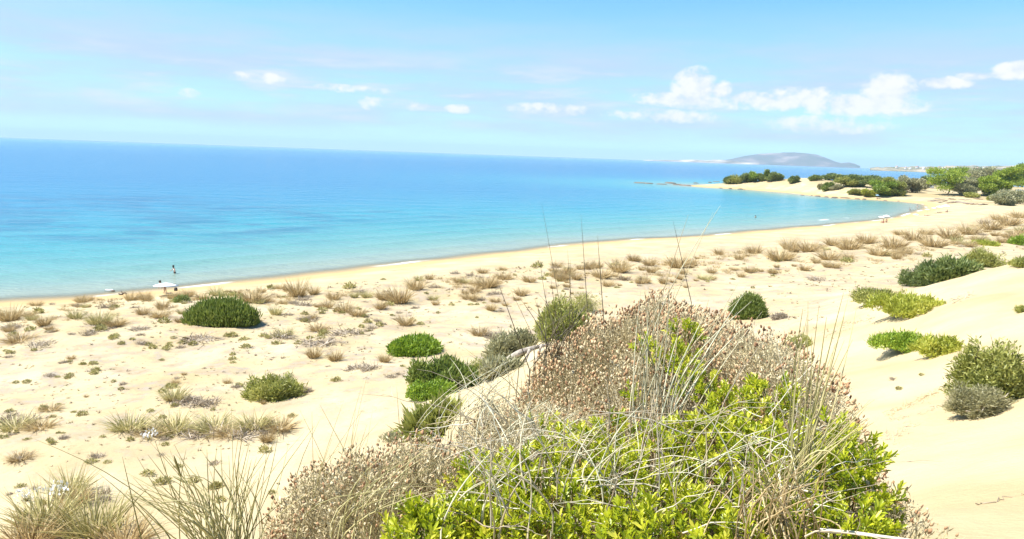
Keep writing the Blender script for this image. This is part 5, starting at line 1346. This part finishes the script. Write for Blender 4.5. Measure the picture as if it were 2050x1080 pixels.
# its woody twigs, from the ground up into the leaf clumps
g = G(); reseed(56)
n = 240; ids = rng.integers(0, len(SP), n)
tipp = SP[ids] - LO - SA[ids] * .03
root_ = np.stack([rng.uniform(-.8, .8, n), rng.uniform(-.3, 1.0, n), np.full(n, -.1)], -1) * .5 + tipp * .5; root_[:, 2] = -.12
t = np.linspace(0, 1, 6)[None, :, None]
P = root_[:, None] * (1 - t) + tipp[:, None] * t + rng.normal(size=(n, 1, 3)) * .09 * np.sin(t * math.pi) + rng.normal(size=(n, 6, 3)) * .008
tubes(g, P, np.linspace(.0055, .0018, 6)[None], 5)
stuff(obj('twigs', g.mesh('twigs', M['darkstalk']), lent))

# ---- brown headed thyme mounds
def thyme(px, py, dd, rad, k, label, seed, head=.6, sunk=1.0, tone=0.0, hsz=1.0):
    """an ellipsoid mound whose highest visible point is at that pixel and distance"""
    reseed(seed)
    top = at(px, py, dd); c = top - np.array([0, 0, rad[2] * sunk])
    root = tag(obj('thyme_bush', None, loc=(c[0], c[1], c[2])), label, 'bush')
    d = rand_unit(int(k * 2.4)); d = d[(d[:, 2] > -.02) & (d[:, 1] < .6)][:k]
    n = len(d)
    f = .82 + .32 * fbm(d[:, 0] * 3.1 + px, d[:, 1] * 3.1 + d[:, 2] * 2.2, seed, 3)
    P0 = d * np.array(rad) * f[:, None]
    # gaps and clumps
    keep = fbm(d[:, 0] * 7 + 3, d[:, 2] * 7 + d[:, 1] * 5, seed + 3, 2) > .30; P0 = P0[keep]; d = d[keep]; n = len(d)
    ax = unit(unit(d / np.array(rad)) * .55 + np.array([0, 0, .75]) + rng.normal(size=(n, 3)) * .20)
    L = rng.uniform(.05, .12, n)
    gs = G(); blades(gs, P0 - ax * L[:, None] * 1.3, ax, L * 2.2, .0032, rng.normal(size=(n, 3)) * .06, 2, taper=.3)
    m = 170; a0 = rng.integers(0, n, m); t = np.linspace(0, 1, 5)[None, :, None]
    base = np.stack([rng.normal(size=m) * rad[0] * .2, rng.normal(size=m) * rad[1] * .2, np.full(m, -.1)], -1)
    tubes(gs, base[:, None] * (1 - t) + P0[a0][:, None] * .94 * t + rng.normal(size=(m, 5, 3)) * .012, np.linspace(.006, .002, 5)[None], 4)
    stuff(obj('stems', gs.mesh('stems', M['thymeleaf']), root))
    gl = G(); per = 15
    b = np.repeat(P0, per, 0) + np.repeat(ax * L[:, None], per, 0) * rng.uniform(-2.2, .85, n * per)[:, None] + rng.normal(size=(n * per, 3)) * .012
    leaves(gl, b, np.repeat(ax, per, 0) * .8 + rng.normal(size=(n * per, 3)) * .6, rng.uniform(.012, .026, n * per), .0055, .2, np.clip(np.repeat(rng.random(n), per) * .6 + rng.random(n * per) * .5 + tone, 0, 1))
    stuff(obj('leaves', gl.mesh('leaves', M['thymeleaf']), root))
    hd = np.nonzero(rng.random(n) < head)[0]; h = len(hd)
    prof = [(.0, -.1), (.75, .12), (1.0, .4), (.8, .75), (.0, 1.0)]; seg = 6
    ln = rng.uniform(.007, .022, h) * hsz; wd = ln * rng.uniform(.20, .32, h)
    fr = frames(ax[hd] + rng.normal(size=(h, 3)) * .15, rng.uniform(0, 6.28, h)); tipp = P0[hd] + ax[hd] * (L[hd] * .85)[:, None]
    local = []
    for (r_, z_) in prof[1:-1]:
        for j in range(seg):
            an = 2 * math.pi * j / seg; local.append((r_ * math.cos(an), r_ * math.sin(an), z_))
    local = np.array([(0, 0, -.1)] + local + [(0, 0, 1.0)])
    sc = np.stack([wd, wd, ln], -1)
    Vh = np.einsum('nij,nkj->nki', fr, local[None] * sc[:, None]) + rng.normal(size=(h, len(local), 3)) * (wd * .22)[:, None, None] + tipp[:, None]
    m = len(local); tri = []; quad = []
    for j in range(seg):
        j2 = (j + 1) % seg
        tri += [(0, 1 + j2, 1 + j), (m - 1, 1 + 2 * seg + j, 1 + 2 * seg + j2)]
        for q in range(2): quad.append((1 + q * seg + j, 1 + q * seg + j2, 1 + (q + 1) * seg + j2, 1 + (q + 1) * seg + j))
    gh = G(); i = np.arange(h)[:, None, None] * m
    gh.V.append(Vh.reshape(-1, 3)); gh.A.append(np.repeat(np.clip(rng.random(h) * .7 + .6 * fbm(P0[hd][:, 0] * 5, P0[hd][:, 2] * 5, seed, 2) - .12, 0, 1), m)); gh.n = h * m
    gh.F[3] = [(i + np.array(tri)[None]).reshape(-1, 3)]; gh.F[4] = [(i + np.array(quad)[None]).reshape(-1, 4)]
    stuff(obj('seed_heads', gh.mesh('seed_heads', M['thymehead']), root))
    return root
thyme(1320, 650, 4.5, (.94, 1.25, 1.05), 10500, 'tall rounded thyme mound covered in reddish brown dry heads, highest of the bushes', 61, .75, hsz=1.35)
thyme(1575, 705, 3.8, (.42, .85, 1.2), 4200, 'greyish thyme mound with brown heads facing the bare sand slope', 62, .5, tone=.06, hsz=1.25)
thyme(765, 940, 2.6, (.50, .62, .85), 6400, 'low grey thyme mound with dark heads along its sandy outer edge', 63, .5, tone=.04, hsz=.95)
thyme(1775, 1020, 2.45, (.21, .34, .85), 1500, 'small loose thyme bush with few reddish heads on the sand slope', 64, .3, tone=.05, hsz=.9)
thyme(1050, 850, 3.5, (.42, .6, .5), 3000, 'dry pale thyme bush on the ridge beside the bare sand bank', 65, .2, tone=.2, hsz=.9)

# ---- tall grass: each stalk a part of its clump
def clump(name, base, label, stalks, mat, seed, width=.0035, fuzz=0, fuzz_mat=None, cat='grass', head=None):
    """stalks: (base point, tip point, bow) in world coordinates"""
    reseed(seed); base = np.asarray(base, float)
    root = tag(obj(name, None, loc=base), label, cat)
    for (a, b, bow) in stalks:
        t = np.linspace(0, 1, 8)[:, None]
        P = a * (1 - t) + b * t + np.array(bow) * np.sin(t * math.pi * .5) * (1 - t) * 2
        foot = float(height(a[0], a[1])) - .03
        if a[2] > foot + .05:          # rooted in the sand below
            P = np.concatenate([[[a[0] + (a[0] - P[2][0]) * .3, a[1] + .04, foot]], P])
        g = G(); w = width * rng.uniform(.7, 1.3)
        rad_ = np.array([1, 1, 1, .95, .9, .8, .65, .5, .2])[-len(P):]
        tubes(g, (P - base)[None], rad_[None] * w * .5, 5, [rng.random()])
        if head is not None and rng.random() < head:
            Lh = np.linalg.norm(b - a) * .22; dr = unit(P[-1] - P[-2])
            tt = np.linspace(0, 1, 6)[:, None]
            tubes(g, (P[-1] - base + dr * Lh * (tt - .7))[None], np.array([.3, 1, 1.2, 1.1, .8, .1])[None] * w * 1.3, 6, [.15])
        obj('stalk', g.mesh('stalk', mat, True), root)
    return root
def px_stalk(x0, y0, d0, x1, y1, d1, bow=(0, 0, 0)):
    return (at(x0, y0, d0), at(x1, y1, d1), bow)
reseed(81)
def fan(x0, y0, d0, n, xs, ys, dj=.25, bj=20, bowz=.05):
    out = []
    for _ in range(n):
        x1 = rng.uniform(*xs); y1 = rng.uniform(*ys)
        a = at(x0 + rng.normal() * bj, y0 + rng.normal() * 6, d0 + rng.normal() * .05); b = at(x1, y1, d0 + rng.uniform(-dj, dj))
        side = unit(b - a)
        out.append((a, b, (-side[0] * .10 + rng.normal() * .03, rng.normal() * .03, rng.uniform(0, bowz))))
    return out
st = fan(410, 1110, 2.35, 34, (250, 420), (880, 1000)) + fan(470, 1110, 2.35, 30, (400, 540), (870, 1000)) + fan(440, 1110, 2.3, 26, (200, 420), (940, 1050), bowz=.12) + fan(480, 1110, 2.4, 18, (470, 640), (850, 980))
st += [px_stalk(290, 1110, 2.3, 245, 915, 2.25), px_stalk(330, 1100, 2.35, 200, 950, 2.3, (.02, 0, .02)), px_stalk(400, 1100, 2.35, 70, 880, 2.3, (-.02, 0, .08)), px_stalk(470, 1060, 2.3, 463, 815, 2.4)]
clump('marram_grass', at(430, 1110, 2.35), 'tall dark wiry grass clump at the bottom edge, left of the grey thyme', st, M['greenStraw'], 82, .0034, head=.04)
reseed(83); g = G(); n = 260
a = np.stack([at(x, 1115, 2.35 + rng.normal() * .06) for x in rng.normal(445, 55, n)])
lean = np.stack([rng.normal(size=n) * .35 - .12, rng.normal(size=n) * .2, np.ones(n)], -1)
dz = a[:, 2] - height(a[:, 0], a[:, 1]); a[:, 2] -= dz
blades(g, a - at(430, 1110, 2.35), lean * np.array([.45, .45, 1]), dz + rng.uniform(.08, .27, n), .0042, np.stack([lean[:, 0] * .35, np.zeros(n), -.12 * np.ones(n)], -1), 4)
stuff(obj('blades', g.mesh('blades', M['darkstalk']), bpy.data.objects['marram_grass']))
reseed(84)
st = [px_stalk(1135, 690, 4.6, 1084, 405, 4.5, (.0, 0, 0)), px_stalk(1180, 680, 4.5, 1163, 428, 4.5), px_stalk(1210, 660, 4.4, 1196, 470, 4.4), px_stalk(1150, 690, 4.5, 1136, 500, 4.4), px_stalk(1140, 690, 4.6, 1142, 520, 4.5), px_stalk(1120, 700, 4.6, 1080, 515, 4.5, (-.03, 0, .02)),
      px_stalk(1090, 720, 4.6, 1022, 580, 4.5), px_stalk(1060, 740, 4.5, 995, 560, 4.4), px_stalk(1385, 610, 4.2, 1347, 440, 4.2), px_stalk(1120, 690, 4.6, 1103, 560, 4.4)]
st += fan(1110, 730, 4.4, 26, (1040, 1200), (560, 660), .3, 30, .03)
clump('brown_stalks', at(1120, 760, 4.5), 'group of thin dark stalks rising above the ridge, tallest against the sea', st, M['darkstalk'], 85, .0048)
reseed(86)
st = [px_stalk(1300, 690, 4.0, 1442, 412, 3.8, (-.05, 0, 0)), px_stalk(1310, 690, 4.0, 1428, 425, 3.9), px_stalk(1290, 700, 4.0, 1378, 430, 4.0)] + fan(1290, 860, 3.2, 22, (1255, 1360), (560, 700), .2, 20, .02) + fan(1335, 850, 3.15, 14, (1400, 1530), (560, 680), .2, 14, .03) + fan(1180, 1000, 2.35, 12, (1050, 1300), (790, 900), .2, 60, .05) + fan(1440, 1000, 2.35, 12, (1340, 1560), (780, 900), .2, 60, .05) + fan(1000, 1060, 2.1, 14, (900, 1100), (880, 960), .15, 50, .05)
clump('pale_grass', at(1290, 870, 3.2), 'upright pale straw stems rising through the middle of the mastic bush', st, M['paleStraw'], 87, .0052)
reseed(88)
st = fan(1590, 1010, 2.4, 14, (1600, 1720), (560, 720), .15, 10, .03) + fan(1560, 1020, 2.35, 12, (1700, 1760), (790, 860), .2, 20, .03) + fan(1560, 1080, 2.15, 16, (1480, 1640), (840, 960), .15, 26, .04)
st += [px_stalk(1592, 1000, 2.4, 1640, 610, 2.3), px_stalk(1596, 1000, 2.4, 1700, 590, 2.35), px_stalk(1588, 1000, 2.4, 1616, 640, 2.3), px_stalk(1560, 1000, 2.3, 1742, 800, 2.3), px_stalk(1570, 990, 2.3, 1735, 815, 2.3), px_stalk(1600, 930, 2.2, 1720, 980, 2.2, (.0, 0, .1))]
clump('pale_grass', at(1580, 1020, 2.4), 'yellowish grass stems leaning over the grey thyme beside the sand slope', st, M['greenStraw'], 89, .0046)
reseed(90)
st = fan(640, 1100, 2.7, 22, (600, 760), (800, 960), .2, 40, .03) + fan(700, 1090, 2.2, 26, (720, 900), (880, 1000), .15, 40, .12) + [px_stalk(640, 1060, 2.9, 724, 775, 3.0), px_stalk(705, 880, 5.2, 740, 730, 5.3), px_stalk(705, 930, 4.0, 640, 810, 4.1), px_stalk(960, 720, 6.0, 920, 690, 6.0), px_stalk(800, 860, 5.0, 794, 775, 5.0)]
clump('thin_grass', at(660, 1100, 2.5), 'sparse thin green stems curving over the low grey thyme mound', st, M['greenStraw'], 92, .0030)
reseed(93)
st = fan(960, 860, 3.6, 60, (900, 1080), (700, 840), .3, 60, .05) + fan(1040, 920, 3.0, 60, (940, 1200), (780, 900), .3, 60, .05) + fan(1180, 940, 2.7, 20, (1080, 1320), (800, 900), .25, 60, .06)
clump('dry_grass', at(990, 900, 3.5), 'dry tangled grass between the bare sand bank and the mastic bush', st, M['paleStraw'], 94, .0042)
reseed(95)
st = fan(1560, 1100, 2.05, 60, (1450, 1680), (900, 1040), .15, 50, .04)
clump('dry_grass', at(1560, 1110, 2.05), 'brown dead grass stems at the bottom edge inside the mastic bush', st, M['straw'], 96, .0042)
# bleached dead twigs arching over the mastic bush: each a twig of one dead shrub
reseed(97)
dead = tag(obj('dead_twigs', None, loc=at(1250, 1050, 2.3)), 'tangle of bleached grey dead twigs arching over the mastic bush', 'twigs')
DO = np.array(dead.location)
for i in range(120):
    x0 = rng.uniform(930, 1660); y0 = rng.uniform(830, 1075); d0 = np.interp(y0, [830, 1075], [2.85, 2.0])
    L = rng.uniform(60, 240); an = rng.choice([rng.normal(-.25, .35), rng.normal(3.3, .35), rng.normal(-1.4, .4)])
    a = at(x0, y0, d0); b = at(x0 + L * math.cos(an), min(y0 + L * math.sin(an), 1090), d0 + rng.normal() * .1)
    t = np.linspace(0, 1, 8)[:, None]
    P = a * (1 - t) + b * t + np.array([0, 0, 1]) * np.sin(t * math.pi) * rng.uniform(.0, .06) + rng.normal(size=(8, 3)) * .0035
    g = G(); tubes(g, (P - DO)[None], np.linspace(1, .25, 8)[None] * rng.uniform(.0012, .0028), 5, [rng.random()])
    for q_ in range(2):
        k_ = int(rng.integers(2, 6)); e_ = P[k_] + (P[-1] - P[k_]) * rng.uniform(.3, .7) + rng.normal(size=3) * .03
        tubes(g, np.stack([P[k_], (P[k_] + e_) / 2 + rng.normal(size=3) * .005, e_])[None] - DO, np.array([[.0010, .0008, .0003]]), 4, [rng.random()])
    obj('twig', g.mesh('twig', M['palewood'], True), dead)
for (pp, rr_) in (([(1640, 1062, 2.1), (1700, 1066, 2.1), (1760, 1074, 2.1), (1830, 1083, 2.1)], .006), ([(1580, 975, 2.3), (1640, 990, 2.3), (1655, 1030, 2.2), (1660, 1085, 2.1)], .004), ([(1560, 950, 2.3), (1566, 1010, 2.2), (1550, 1085, 2.1)], .004)):
    P = np.array([at(*q_) for q_ in pp]) - DO; g = G()
    tubes(g, P[None], np.linspace(1, .6, len(P))[None] * rr_, 6, [.8]); obj('twig', g.mesh('twig', M['palewood'], True), dead)
